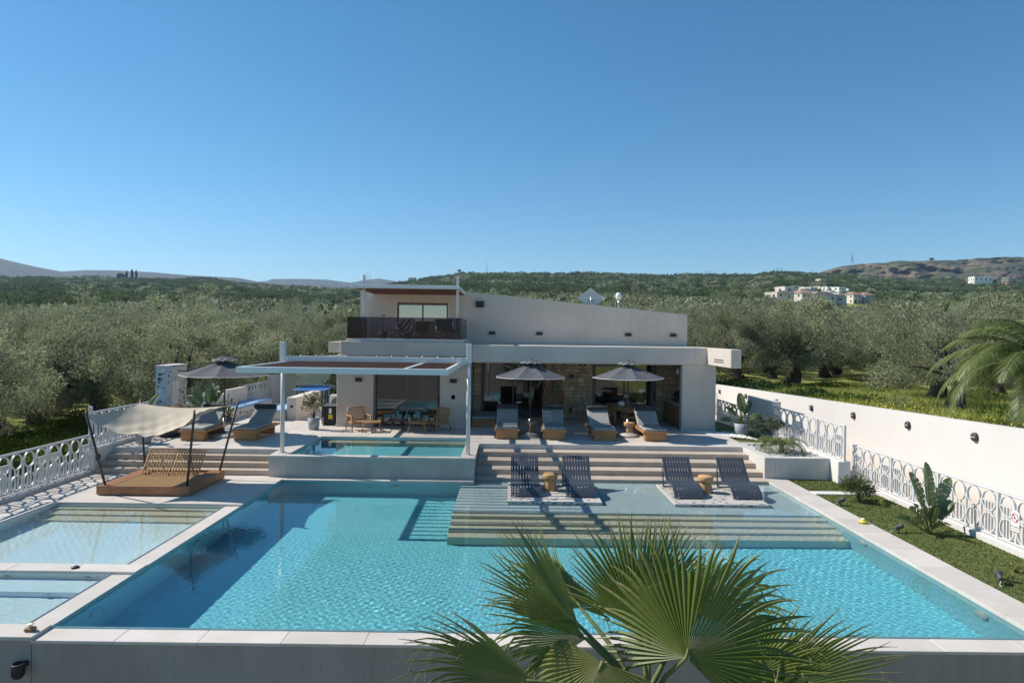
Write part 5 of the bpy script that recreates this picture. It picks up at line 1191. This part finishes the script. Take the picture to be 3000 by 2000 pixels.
# ---------------------------------------------------------------- fan palm in the foreground
fan_m = leafmat('fan_palm_leaf', (.135, .205, .024), (.48, .40, .20), tr=.45, gl=.045)
def fan(parent, hub, axis, normal, Rl, nseg=40, spread=112, seed=0, droop=.12, cup=.18, dry=0., hair=26, base=None, vf=.16, fuse=.56):
    """one pleated fan leaf: segments joined near the hub, free and drooping further out"""
    r2 = random.Random(seed); hub = Vector(hub); ax = Vector(axis).normalized(); nr = Vector(normal); nr = (nr-ax*nr.dot(ax)).normalized(); sd = ax.cross(nr).normalized()
    V, F, tone = [], [], []; S = R(spread); dl = S/nseg
    rs = [.03, .14, .28, .42, .52, .62, .72, .82, .91, 1.0]
    for i in range(nseg):
        th = -S+(i+.5)*2*S/nseg; L = Rl*(1-.30*(abs(th)/S)**2.2)*r2.uniform(.9, 1.06); d = (ax*cos(th)+sd*sin(th)); pr = (-ax*sin(th)+sd*cos(th))
        rf = fuse*L*r2.uniform(.9, 1.06); dz = droop*r2.uniform(.4, 1.9)*(4.5 if r2.random() < .10 else 1); sw = r2.uniform(-.05, .05); tn = r2.uniform(0, .16)+dry; k0 = len(V); brown = r2.random() < .6
        for q in rs:
            r = q*L; w_ = r*math.tan(dl)*.97 if r < rf else rf*math.tan(dl)*.97*max(.0, 1-(r-rf)/(L-rf))**.82+.0015
            o = max(0, (r-rf)/(L-rf)); c = hub+d*r+nr*(cup*r*r/Rl*.5-.25*cup*(th/S)**2*r - vf*abs(sin(th))*r)+Vector((0, 0, -1))*(dz*L*o*o)+pr*(sw*L*o*o)
            V += [c-pr*w_, c+nr*w_*1.05, c+pr*w_]
        for j in range(len(rs)-1):
            a = k0+j*3
            for s_ in (0, 1): F.append((a+s_, a+s_+1, a+4+s_, a+3+s_)); tone.append(min(1, tn+(max(0, rs[j]-.66)*(2.4 if brown else .9))+ (.10 if rs[j] < .1 else 0)))
    for i in range(hair):
        th = r2.uniform(-S, S)*.92; d = ax*cos(th)+sd*sin(th); r = Rl*r2.uniform(.5, .86); p = hub+d*r+nr*.02; a = r2.uniform(0, 6.28); q = (d*.5+sd*cos(a)*.7+nr*sin(a)*.7)
        l = r2.uniform(.10, .26); k0 = len(V); w_ = .0016
        for j in range(6):
            v = j/5; c = p+q*l*v+Vector((0, 0, -1))*l*.7*v*v+nr*.05*sin(v*4+a); V += [c-d*w_, c+d*w_+nr*w_]
        for j in range(5): F.append((k0+j*2, k0+j*2+1, k0+j*2+3, k0+j*2+2)); tone.append(.95)
    me = bpy.data.meshes.new('frond'); me.from_pydata([tuple(v) for v in V], [], F); me.materials.append(fan_m)
    at = me.attributes.new('tone', 'FLOAT', 'FACE'); at.data.foreach_set('value', tone)
    o = ob('frond', me, parent)
    if base is not None:
        b0 = Vector(base); md = b0.lerp(hub, .5)+Vector((0, 0, .10)); MB().tube([b0, md, hub, hub+ax*.08], [.030, .024, .018, .008], 7).build('petiole', M['stem'], o)
    return o
fp = thing('fan_palm', 'big green fan palm in the foreground in front of the pool wall', 'palm', (1.30, 6.25, -2.46))
PB = Vector((0, 0, 3.15)); o_ = Vector((1.30, 6.25, -2.4))
def ff(hub, axis, normal, Rl, **k): return fan(fp, Vector(hub)-o_, axis, normal, Rl, base=PB+Vector((random.uniform(-.08, .08), random.uniform(-.08, .08), 0)), **k)
ff((1.55, 5.85, 1.50), (.22, .12, 1), (-.38, -.80, .50), 1.18, nseg=46, spread=122, vf=.30, seed=1, cup=.12, droop=.07, hair=60)
ff((1.27, 6.55, 1.42), (-.02, .30, 1), (-.30, -.85, .45), 1.17, nseg=42, spread=66, seed=2, cup=.25, droop=.03, hair=50)
ff((1.42, 6.75, 1.45), (.28, .40, 1), (-.1, -.9, .45), 1.05, nseg=34, spread=48, seed=12, cup=.2, droop=.03, hair=30)
ff((.66, 6.25, 1.60), (-.80, .20, .80), (.55, -.60, .60), 1.20, nseg=32, spread=40, seed=3, cup=.3, droop=.05, hair=36)
ff((.72, 6.15, 1.52), (-.95, -.05, .30), (.15, -.75, .65), 1.06, nseg=34, spread=44, seed=4, cup=.1, droop=.14, hair=36)
ff((.24, 5.6, 1.40), (-1.0, -.2, .36), (.15, -.55, .85), 1.22, nseg=40, spread=40, seed=5, cup=.1, droop=.10, hair=40)
ff((.30, 5.45, .85), (-.9, -.3, .02), (.1, -.3, 1), 1.15, nseg=34, spread=60, seed=15, cup=.1, droop=.2, hair=24)
ff((2.22, 5.85, 1.22), (.95, -.05, .40), (-.2, -.55, .8), 1.20, nseg=36, spread=42, seed=6, cup=.1, droop=.06, hair=30)
ff((2.10, 6.0, 1.25), (.72, .1, .62), (-.55, -.6, .45), .82, nseg=32, spread=60, seed=7, cup=.3, droop=.06, hair=24)
ff((.82, 5.85, 1.45), (-.35, -.45, -.55), (-.2, -.9, .4), .92, nseg=36, spread=100, seed=8, cup=-.1, droop=.55, dry=.25, hair=70)
ff((1.02, 5.65, 1.15), (.0, -.5, -.75), (0, -.9, .4), .95, nseg=36, spread=85, seed=9, cup=-.1, droop=.45, dry=.12, hair=60)
ff((1.95, 5.55, 1.0), (.55, -.45, -.25), (0, -.7, .7), .95, nseg=34, spread=95, seed=10, cup=0, droop=.4, dry=.08, hair=40)
ff((1.75, 5.6, .75), (.1, -.5, -.6), (.1, -.9, .4), .95, nseg=34, spread=90, seed=11, cup=0, droop=.4, dry=.15, hair=40)
ff((.75, 6.9, 1.5), (-.5, .7, .45), (.3, .2, 1), 1.1, nseg=34, spread=90, seed=13, droop=.2, hair=10)
ff((1.95, 6.9, 1.45), (.6, .6, .5), (-.3, -.2, 1), 1.1, nseg=34, spread=90, seed=14, droop=.2, hair=10)
tb = MB(); rp = random.Random(2)
tb.tube([(0, 0, -.1), (.03, 0, 1.2), (0, .02, 2.4), (0, 0, 3.25)], [.26, .21, .19, .12], 18); tb.build('trunk', M['pbark'], fp)
hk = MB()
for i in range(26):
    a = i*2.4; z = 2.2+i*.036; hk.tube([(.16*cos(a), .16*sin(a), z), (.25*cos(a), .25*sin(a), z+.12), (.30*cos(a), .30*sin(a), z+.3)], [.04, .03, .012], 5)
tag(hk.build('leaf_bases', M['pbark'], fp), kind='stuff')
# ---------------------------------------------------------------- feather palms
def pinnate(parent, base, az, el, L, nl, ll, m, seed, sag=.8, w_=.012, vee=.5, hang=.4, name='frond'):
    r2 = random.Random(seed); V, F, tone = [], [], []; b0 = Vector(base); pts = []; p = b0.copy(); e = el; st = L/16
    for i in range(17):
        pts.append(p.copy()); p = p+Vector((cos(az)*cos(e), sin(az)*cos(e), sin(e)))*st; e -= sag/16*(1+i/10)
    for i in range(nl):
        v = .14+.86*i/nl; k = min(15, int(v*16)); q = pts[k].lerp(pts[k+1], v*16-k); t = (pts[k+1]-pts[k]).normalized(); sd = t.cross(Vector((0, 0, 1))).normalized(); up = sd.cross(t)
        l0 = ll*(sin(pi*min(1, .12+v*.9))**.6)*r2.uniform(.85, 1.1)
        for s_ in (-1, 1):
            d = (sd*s_*.85+t*.65+up*vee*r2.uniform(.3, 1)).normalized(); k0 = len(V); tn = r2.uniform(0, .8)
            for j in range(4):
                u = j/3; c = q+d*l0*u+Vector((0, 0, -1))*hang*l0*u*u; ww = w_*(.6, 1, .75, .08)[j]; V += [c-t*ww, c+t*ww]
            for j in range(3): F.append((k0+j*2, k0+j*2+1, k0+j*2+3, k0+j*2+2)); tone.append(tn)
    me = bpy.data.meshes.new(name); me.from_pydata([tuple(v) for v in V], [], F); me.materials.append(m)
    at = me.attributes.new('tone', 'FLOAT', 'FACE'); at.data.foreach_set('value', tone); o = ob(name, me, parent)
    MB().tube(pts, [.02*L/1.6*(1-.85*i/16) for i in range(17)], 6).build('rachis', M['stem'], o); return o
pin_m = leafmat('feather_palm_leaf', (.08, .12, .03), (.20, .24, .08), tr=.35, gl=.04)
rp_ = thing('feather_palm', 'large feathery palm leaning in from the right edge behind the boundary wall', 'palm', (16.4, 20.6, float(ground(16.4, 20.6))))
MB().tube([(0, 0, -.2), (.05, 0, .9), (0, 0, 1.7)], [.3, .24, .2], 14).build('trunk', M['pbark'], rp_)
for i in range(32):
    az = (R(180)+R(-100+200*(i % 10)/9) if i < 10 else R(20+i*40)); el = (1.2, .7, .95, .45, .3)[i % 5]
    pinnate(rp_, (0, 0, 1.7), az+random.uniform(-.12, .12), el, random.uniform(2.9, 3.9), 84, .70, pin_m, 100+i, sag=1.15, w_=.016, vee=.25, hang=.6)
def small_palm(loc, label, nf, L, m, seed, trunk=.25, el0=.9, ll=.26, name='small_palm', sag=1.3):
    t = thing(name, label, 'palm', loc)
    MB().tube([(0, 0, -.05), (0, 0, trunk)], [.09, .07], 10).build('trunk', M['pbark'], t)
    for i in range(nf): pinnate(t, (0, 0, trunk), i*2.4+seed, el0*(.35+.75*((i*7) % nf)/nf), L*random.uniform(.8, 1.1), 26, ll, m, seed*50+i, sag=sag, w_=.008, vee=.3, hang=.5)
    return t
small_palm((8.62, 21.55, T-.07), 'dwarf date palm growing in the pebble planter', 22, 1.05, pin_m, 3)
dry_m = leafmat('dry_palm_leaf', (.24, .165, .095), (.36, .27, .17), tr=.2)
t = small_palm((-11.5, 23.1, T+.16), 'dried brown palm in a low dark bowl behind the sail', 9, .75, dry_m, 5, .75, 1.0, .2, 'dry_palm', 2.0)
t = thing('bowl_planter', 'low dark bowl planter holding the dried palm', 'planter', (-11.5, 23.1, T)); MB().lathe([(0, 0), (.30, 0), (.42, .14), (.43, .20), (.38, .20), (.37, .17), (0, .17)], 26).build('bowl', M['dpot'], t)
# ---------------------------------------------------------------- paddle leaved plants
pad_m = leafmat('paddle_leaf', (.085, .13, .04), (.17, .215, .085), tr=.35, gl=.06)
def paddle(parent, base, az, el, pet, L, W, seed, tears=5, m=None, curl=.5, roll=0):
    r2 = random.Random(seed); b0 = Vector(base); d0 = Vector((cos(az)*cos(el), sin(az)*cos(el), sin(el))); b1 = b0+d0*pet; sd = Vector((-sin(az), cos(az), 0)); V, F, tone = [], [], []
    nv = 22; cuts = {(r2.choice((-1, 1)), r2.randrange(4, nv-2)) for _ in range(tears)}
    e = el; p = b1.copy(); mid = []
    for i in range(nv+1): mid.append((p.copy(), e)); p = p+Vector((cos(az)*cos(e), sin(az)*cos(e), sin(e)))*(L/nv); e -= curl/nv*(.5+i/nv)
    tn = r2.uniform(.1, .9); rl = roll if roll else r2.uniform(-.5, .5); sd0 = sd
    for s_ in (-1, 1):
        fold = r2.uniform(.25, .6)
        for i in range(nv):
            row = []
            for j in (0, 1):
                v = (i+j)/nv; q, e_ = mid[i+j]; up0 = Vector((-cos(az)*sin(e_), -sin(az)*sin(e_), cos(e_))); sd = sd0*cos(rl)+up0*sin(rl); up = up0*cos(rl)-sd0*sin(rl); w_ = W*.5*(sin(pi*min(1, v*.93+.05))**.55)*(1 if v < .97 else .3)
                sh = (.16*W if ((s_, i) in cuts and j == 0) else 0); fd = Vector((cos(az), sin(az), 0))
                row.append((q, q+sd*s_*w_*.5+up*w_*.5*fold+fd*sh*.4, q+sd*s_*w_+up*w_*fold*.8+fd*sh-Vector((0, 0, sh*.6))))
            k0 = len(V); V += [*row[0], *row[1]]; F += [(k0, k0+1, k0+4, k0+3), (k0+1, k0+2, k0+5, k0+4)]; tone += [tn, min(1, tn+.12)]
    me = bpy.data.meshes.new('leaf'); me.from_pydata([tuple(v) for v in V], [], F); me.materials.append(m or pad_m)
    at = me.attributes.new('tone', 'FLOAT', 'FACE'); at.data.foreach_set('value', tone); o = ob('leaf', me, parent)
    MB().tube([b0, b0.lerp(b1, .5), b1, mid[8][0], mid[-2][0]], [.028, .02, .014, .010, .003], 6).build('leaf_stalk', M['stem'], o); return o
def paddle_plant(loc, label, leavesl, seed, name='banana_plant', cat='plant'):
    t = thing(name, label, cat, loc)
    for i, (az, el, pet, L, W, cu, te) in enumerate(leavesl): paddle(t, (.04*cos(i*2.4), .04*sin(i*2.4), 0), R(az), R(el), pet, L, W, seed*20+i, te, curl=cu, roll=(0 if 45 < az % 180 < 135 else (1 if cos(R(az)) > 0 else -1)*random.uniform(.6, 1.15)))
    return t
def tub(loc, label, r, h, m, name='plant_pot'):
    t = thing(name, label, 'pot', loc)
    MB().lathe([(0, 0), (r*.72, 0), (r*.86, .05*h), (r, .45*h), (r, h), (r*.9, h), (r*.88, h-.05)], 30).build('body', m, t); MB().lathe([(0, h-.052), (r*.885, h-.052)], 24).build('soil', M['soil'], t); return t
paddle_plant((9.18, 14.85, -.02), 'torn leaved bird of paradise plant on the lawn by the railing', [(100, 86, .60, .95, .30, .2, 9), (5, 70, .55, .78, .27, .35, 10), (165, 76, .60, .80, .26, .3, 8), (20, 48, .40, .58, .22, .6, 10), (-10, 58, .30, .55, .22, .6, 9), (190, 64, .3, .5, .2, .6, 8), (-20, 66, .40, .5, .24, .8, 10), (200, 55, .35, .5, .26, .8, 8), (215, 40, .30, .5, .22, 1.0, 6),
              (-60, 45, .2, .42, .2, 1.0, 6), (250, 62, .3, .6, .2, .5, 5), (170, 35, .25, .5, .2, .9, 5), (60, 50, .3, .45, .22, .8, 5)], 1, 'bird_of_paradise')
tub((8.57, 25.2, .56), 'blue grey pot of the banana plant right of the villa', .255, .48, M['pot'])
paddle_plant((8.57, 25.2, 1.0), 'young banana plant with light green leaves in the pot right of the villa', [(95, 80, .45, .72, .32, .3, 3), (30, 62, .42, .62, .28, .5, 3), (175, 55, .4, .5, .24, .9, 4), (200, 64, .5, .45, .22, 1.0, 5), (-15, 35, .35, .5, .26, .9, 4), (250, 30, .3, .42, .2, 1, 3), (170, 20, .35, .4, .2, .8, 2)], 2)
MB().tube([(0, 0, 0), (0, 0, .3), (.02, 0, .5)], [.055, .045, .02], 10).build('stem', M['stem'], bpy.data.objects['banana_plant'])
tub((-11.3, 25.6, T), 'dark pot of the broad leaved plant by the left railing', .24, .40, M['dpot'])
paddle_plant((-11.3, 25.6, T+.34), 'broad leaved green plant in a pot between shower wall and bench', [(100, 80, .55, .75, .36, .4, 2), (20, 66, .6, .6, .3, .8, 3), (160, 62, .6, .75, .36, .6, 2), (190, 50, .5, .65, .3, .9, 2), (-10, 45, .5, .55, .26, .9, 2), (60, 74, .6, .65, .3, .4, 2), (220, 35, .4, .5, .25, .9, 2), (-50, 40, .4, .5, .25, .9, 2), (120, 50, .5, .6, .3, .8, 2)], 3, 'broad_leaved_plant')
tub((-11.55, 21.55, T), 'tall blue grey pot at the head of the left steps', .25, .66, M['pot'])
paddle_plant((-11.55, 21.55, T+.6), 'potted plant with one big green leaf above the sail edge', [(60, 68, .55, .5, .28, .7, 0), (200, 50, .3, .35, .2, .8, 1), (300, 55, .25, .35, .2, .8, 1)], 4, 'potted_plant')
tub((-10.85, 26.35, T), 'small dark pot in front of the blue cushioned bench', .2, .28, M['dpot'])
paddle_plant((-10.85, 26.35, T+.24), 'thin young plant with small leaves in front of the bench', [(a*53, 70-a*5, .2+.05*a, .25, .09, .8, 0) for a in range(7)]+[(0, 88, .7, .25, .08, .3, 0), (80, 80, .55, .25, .08, .5, 0)], 5, 'young_plant')
# ---------------------------------------------------------------- shrubs
def shrub(loc, label, rad, zc, ncl, per, cr, l, w_, cols, seed, stems=8, name='shrub', low=-.6, cat='shrub', shell=(.3, 1)):
    t = thing(name, label, cat, loc)
    me, c = crown('foliage', leafmat(name+'_leaf%d' % seed, *cols, tr=.25, gl=.04), seed, rad, zc, ncl, per, cr, l, w_, shell, low); ob('foliage', me, t)
    b = MB()
    for i in range(stems): b.tube([(random.uniform(-.03, .03), random.uniform(-.03, .03), 0), (c[i][0]*.4, c[i][1]*.4, c[i][2]*.55), tuple(c[i])], [.014, .009, .003], 5)
    b.build('stems', M['bark'], t); return t
tub((-7.2, 25.1, T), 'light grey pot of the small shrub at the villa corner', .205, .44, M['pot'])
shrub((-7.2, 25.1, T+.40), 'small leafy ficus shrub in the light grey pot at the villa corner', (.34, .34, .38), .52, 46, 16, .11, .085, .022, ((.10, .11, .045), (.27, .27, .14)), 301)
shrub((9.14, 17.75, -.02), 'small spiky green bush on the lawn near the concrete strip', (.36, .34, .30), .30, 60, 40, .12, .10, .010, ((.06, .085, .025), (.15, .18, .065)), 302, 12, 'lawn_bush', -.3)
tub((9.0, 23.85, .55), 'dark pot behind the planter at the foot of the screen wall', .2, .42, M['dpot'])
shrub((9.0, 23.85, .92), 'grey green trailing shrub in the dark pot behind the planter', (.5, .42, .28), .22, 40, 40, .14, .10, .016, ((.06, .085, .04), (.14, .17, .09)), 303, 8, 'trailing_shrub', -.8)
t = shrub((-7.6, 37.0, T-.2), 'small dark round tree beside the ping pong table', (.85, .8, .75), 1.65, 60, 60, .25, .15, .04, ((.025, .045, .018), (.07, .095, .035)), 304, 8, 'round_tree', -.7, 'tree')
shrub((-9.3, 37.4, T-.3), 'pale green bush behind the ping pong net', (.8, .6, .5), .9, 40, 50, .2, .12, .03, ((.08, .11, .05), (.16, .2, .10)), 305, 6, 'pale_bush')
tub((-4.85, 25.95, 3.987), 'dark pot on the balcony', .16, .26, M['dpot'])
t = thing('balcony_plant', 'feathery green potted plant behind the smoked balcony glass', 'plant', (-4.85, 25.95, 4.2)); MB().tube([(0, 0, 0), (.01, 0, .62)], [.015, .008], 6).build('stem', M['stem'], t)
for i in range(11): pinnate(t, (0, 0, .18+.042*i), i*2.4, .25+.04*i, .50-.02*i, 16, .09, pin_m, 900+i, sag=.5, w_=.008, hang=.2)
# small weeds on the lawn
for i, (x, y) in enumerate(((8.75, 11.9), (9.3, 12.4), (9.75, 15.6), (9.4, 17.2))):
    shrub((x, y, -.02), ('yellow green weed on the lawn near the corner spotlight', 'small weed in the middle of the right lawn', 'small pale weed on the lawn along the white curb', 'small weed on the lawn beside the spiky bush')[i], (.09, .09, .07), .08, 12, 8, .05, .06, .012, ((.12, .15, .03), (.3, .3, .08)), 320+i, 3, 'weed', -.2, 'weed')
# ================================================================ the village and what stands on the hills
HC = dict(white=mat('village_white', (.74, .73, .70), .8, (.80, .79, .77), scale=.2), pink=mat('village_pinkish', (.60, .52, .47), .85, (.65, .57, .52), scale=.2),
          beige=mat('village_beige', (.62, .56, .48), .85, (.67, .61, .53), scale=.2), grey=mat('village_grey', (.42, .43, .45), .85, (.47, .48, .50), scale=.2),
          tile=mat('terracotta_roof', (.30, .18, .125), .8, (.37, .24, .17), scale=1.5), dark=mat('dark_slate_roof', (.07, .065, .07), .7, (.1, .095, .1), scale=1.5), conc=mat('raw_concrete', (.45, .42, .38), .9), brick=mat('orange_brick_base', (.50, .23, .12), .85))
def house(loc, w_, d, h, c, label, rz=25, roof='flat', rows=2, cols=3, balc=0, name='house', chim=0, cat='house', sill=1.0):
    t = thing(name, label, cat, loc, R(rz), 'village houses' if name == 'house' else None); m = HC[c]
    MB().box(-w_/2, w_/2, 0, d, -4, h, b=.03).build('wall', m, t)
    if roof == 'flat': MB().box(-w_/2-.12, w_/2+.12, -.12, d+.12, h+.002, h+.30).build('parapet', m, t)
    else:
        e = .5; r_ = HC['tile' if roof == 'tile' else 'dark']; k = MB(); hh = min(w_, d)*.24
        k.add([(-w_/2-e, -e, h), (w_/2+e, -e, h), (w_/2+e, d+e, h), (-w_/2-e, d+e, h), (-w_/2+w_*.28, d/2, h+hh), (w_/2-w_*.28, d/2, h+hh)], [(0, 1, 5, 4), (1, 2, 5), (2, 3, 4, 5), (3, 0, 4), (3, 2, 1, 0)]); o = k.build('roof', r_, t)
    if chim: MB().box(w_*.2, w_*.2+.6, d*.4, d*.4+.6, h, h+1.6).build('chimney', m, t)
    fh = h/rows; ww = w_/cols
    for j in range(rows):
        for i in range(cols):
            tall = balc and (i+j) % 2 == 0; a = -w_/2+ww*(i+.5); z0 = j*fh+(.15 if tall else sill*fh/3)
            f = MB().box(a-ww*.27, a+ww*.27, -.05, .0, z0, j*fh+fh*.80).build('window', M['sign'], t)
            MB().box(a-ww*.21, a+ww*.21, -.07, -.051, z0+.1, j*fh+fh*.76).build('pane', M['darkw'], f)
        for i in range(max(1, int(d/4))):
            b_ = d/max(1, int(d/4)); f = MB().box(-w_/2-.05, -w_/2, b_*(i+.3), b_*(i+.7), j*fh+fh*.3, j*fh+fh*.78).build('window', M['sign'], t)
            MB().box(-w_/2-.07, -w_/2-.051, b_*(i+.35), b_*(i+.65), j*fh+fh*.34, j*fh+fh*.74).build('pane', M['darkw'], f)
    for j in range(balc):
        z = (j+1)*fh; MB().box(-w_/2+.1, w_/2-w_*.25, -1.3, -.002, z-.12, z).box(-w_/2+.1, w_/2-w_*.25, -1.3, -1.2, z, z+.85).build('balcony', m, t)
    return t
house((141, 352, 20.2), 10, 9, 7.6, 'pink', 'pinkish house with balconies at the left front of the village', 22, 'flat', 2, 2, 2)
house((145.5, 357, 20.6), 6.2, 7, 10.4, 'pink', 'narrow stair tower of the pinkish village house', 22, 'flat', 3, 1)
house((199, 486, 33.6), 14, 9, 6.4, 'beige', 'beige flat roofed house behind the pinkish village house', 24, 'flat', 1, 3)
house((171, 392, 23.6), 11, 9, 6.6, 'beige', 'cream house with terracotta roof and balcony in the village', 24, 'tile', 2, 3, 1, chim=1)
house((215, 495, 34.8), 13, 9, 5.0, 'beige', 'cream block above the terracotta roofed village house', 24, 'flat', 1, 3)
house((210, 461, 29.8), 8, 8, 5.8, 'white', 'small white block behind the dark roofed village house', 24, 'flat', 1, 2)
house((218, 463, 30), 5.4, 7, 6.6, 'beige', 'tan cube beside the small white block in the village', 24, 'flat', 1, 1)
house((163.5, 355, 19.4), 10.5, 9, 7.4, 'grey', 'grey white house with dark slate roof at the front of the village', -8, 'dark', 2, 3, 1)
house((173, 359, 19.8), 6.6, 8, 6.6, 'grey', 'grey side wing of the dark roofed village house', -8, 'dark', 2, 1)
house((223, 455, 28.8), 12, 9, 5.6, 'white', 'white and beige flat house right of the dark roofed house', 24, 'flat', 1, 3)
house((227, 447, 27.2), 7.4, 8, 6.4, 'beige', 'left half of the terracotta roofed double house at the village edge', 20, 'tile', 2, 2, 1, chim=1)
house((236, 449, 27.2), 7.4, 8, 6.2, 'grey', 'right half of the terracotta roofed double house at the village edge', 20, 'tile', 2, 2, 1)
cpt = thing('carport', 'dark open carport at the right end of the village', 'carport', (234, 429, 24.8), R(15))
MB().box(-5.4, 5.4, 0, 6, 3.0, 3.3).build('roof', HC['dark'], cpt)
for x in (-5, 0, 5): MB().box(x-.12, x+.12, .1, .35, -1, 2.998).build('post', M['sign'], cpt)
MB().box(.4, 5.4, .4, .6, -1, 1.1).build('low_wall', HC['beige'], cpt)
for i, (x, y, z, w_, h, l) in enumerate(((294.4, 718, 56.3, 9, 3.6, 'white house at the far left end of the white row on the slope'), (269.6, 644, 49.2, 6.6, 4.0, 'second white house from the left in the white row on the slope'),
        (271, 627, 46.8, 5.4, 4.4, 'third white house from the left in the white row on the slope'), (276, 622, 46.2, 8.4, 4.6, 'wide white house left of the middle in the white row on the slope'),
        (283, 621, 46.5, 7, 4.8, 'white house in the middle of the white row on the slope'), (286.6, 614, 45.6, 6.4, 5.2, 'white house right of the middle in the white row on the slope'),
        (290.5, 611, 45.2, 5.4, 5.0, 'narrow white house beside the tallest house in the white row'), (288.8, 595, 42.4, 8.6, 6.8, 'tallest white house at the right of the white row on the slope'), (299.4, 604, 44.3, 3.8, 4.4, 'small white block at the right end of the white row'))):
    house((x, y, z), w_, 7, h, 'white', l, 20+(i*7) % 15, 'flat', 2 if h > 4.5 else 1, max(1, int(w_/2.6)), 1 if h > 5.1 else 0)
house((384.8, 841, 69), 10, 8, 8.6, 'beige', 'cream tower house with jutting white terrace above the white row', 22, 'flat', 2, 2, 1)
house((345, 657, 49), 6, 6, 2.8, 'white', 'small white hut among trees right of the white row', 15, 'flat', 1, 1)
house((305, 809, 66.2), 8.4, 7, 3.8, 'white', 'small white house among trees left above the village', 20, 'flat', 1, 2)
house((389, 959, 85.2), 7.4, 7, 4, 'white', 'tiny white house high on the slope above the village', 20, 'flat', 1, 2)
house((134.7, 705, 52.4), 9, 6, 3.2, 'grey', 'low grey blue house among trees above the globe antenna', 10, 'flat', 1, 3)
house((789, 1140, 101), 33, 14, 10, 'white', 'long white house alone below the brown hill at the right', 6, 'flat', 1, 4, name='house', chim=1, sill=1.3)
house((-168.3, 1148, 88.7), 11, 9, 8.6, 'conc', 'square concrete house on the wooded ridge behind the balcony canopy', -20, 'flat', 2, 2)
sk = thing('building_shell', 'unfinished concrete frame on an orange base at the far right below the hill', 'building', (773.6, 1054, 89.5), R(14))
MB().box(-9.5, 9.5, 0, 9, -3, 4.5).build('base', HC['brick'], sk)
for z in (7.6, 11.0): MB().box(-9.5, 9.5, 0, 9, z, z+.5).build('floor_slab', HC['conc'], sk)
for x in (-9.2, -5.4, -1.6, 3.5, 9.2):
    for y in (0, 8.4): MB().box(x-.3, x+.3, y, y+.6, 4.502, 14.5 if x < -5 else 11).build('column', HC['conc'], sk)
MB().box(-9.5, -5.1, 0, .6, 14.502, 15).build('beam', HC['conc'], sk)
# pylons and masts on the skyline
pym = mat('galvanised_pylon', (.20, .21, .22), .5)
def pylon(loc, h, label):
    t = thing('pylon', label, 'pylon', loc); b = MB()
    for s in (-1, 1):
        for q in (-1, 1): b.tube([(s*3, q*2, -3), (s*.9, q*.9, h*.62), (s*5.5, 0, h)], .28, 4)
    for i in range(5):
        z = h*(.1+.11*i); w_ = 3-2.1*(.1+.11*i)/.62; b.tube([(-w_, -w_*.7, z), (w_, -w_*.7, z+h*.1)], .16, 4).tube([(w_, -w_*.7, z), (-w_, -w_*.7, z+h*.1)], .16, 4)
    b.build('lattice_tower', pym, t); MB().tube([(-7.5, 0, h), (7.5, 0, h)], .28, 4).build('cross_arm', pym, t); return t
pylon((347, 1200, 106), 14, 'lattice pylon on the wooded ridge left of the village'); pylon((470.6, 1200, 112), 14, 'lattice pylon on the ridge above the village'); pylon((868, 1740, 200), 22, 'lattice pylon on the left shoulder of the brown hill')
for x, z, h, l in ((-272, 100, 19, 'thin mast on the skyline right of the left canopy post'), (-267, 100, 18, 'second thin mast on the skyline right of the left canopy post'), (-43, 116, 15, 'thin mast on the wooded ridge above the sloping roof')):
    tag(MB().tube([(0, 0, -8), (0, 0, h)], .35, 5).build('mast', pym, None, (x, 1290 if x < -100 else 1195, z)), l, 'mast')
cym = leafmat('cypress_leaf', (.018, .032, .014), (.05, .07, .03), tr=.1)
cme, _ = crown('crown', cym, 77, (1.5, 1.5, 8), 8.5, 90, 40, .9, .8, .2, (.2, 1.0), -.95, 1.2, .05); pme, _ = crown('crown', cym, 78, (6, 6, 4.5), 7, 70, 50, 1.4, .8, .22, (.3, 1), -.7)
for x, s, l in ((-632, 1.0, 'tall dark cypress in the middle of the skyline group at the left'), (-625, .92, 'tall dark cypress at the right of the skyline group at the left'), (-641, .85, 'shorter dark cypress at the left of the skyline group at the left')):
    t = thing('cypress', l, 'cypress', (x, 1140, 88)); t.scale = (s, s, s); ob('crown', cme, t); MB().tube([(0, 0, -4), (0, 0, 10)], [.6, .1], 6).build('trunk', M['bark'], t)
t = thing('pine_tree', 'dark round pine beside the cypresses on the left skyline', 'pine', (-651, 1140, 86)); ob('crown', pme, t); MB().tube([(0, 0, -8), (0, 0, 8)], [.6, .2], 6).build('trunk', M['bark'], t)
t = thing('lone_tree', 'lone dark tree standing on the crest of the brown hill', 'tree', (1043, 1695, 199)); t.scale = (.8, .8, .8); ob('crown', pme, t); MB().tube([(0, 0, -8), (0, 0, 8)], [.6, .2], 6).build('trunk', M['bark'], t)
t = thing('lone_tree', 'lone round tree on the wooded ridge above the canopy', 'tree', (-89, 1165, 108)); t.scale = (.5, .5, .5); ob('crown', pme, t); MB().tube([(0, 0, -8), (0, 0, 8)], [.6, .2], 6).build('trunk', M['bark'], t)
# ================================================================ the air: far hills fade to blue
hv = bpy.data.materials.new('haze_air'); hv.use_nodes = True; N = hv.node_tree.nodes; N.remove(N['Principled BSDF'])
pv = N.new('ShaderNodeVolumePrincipled'); pv.inputs['Color'].default_value = (.50, .72, 1, 1); pv.inputs['Density'].default_value = .00009; pv.inputs['Anisotropy'].default_value = .2
hv.node_tree.links.new(pv.outputs[0], N['Material Output'].inputs['Volume'])
tag(MB().box(-9000, 9000, -400, 9000, -30, 520).build('haze', hv), kind='stuff')
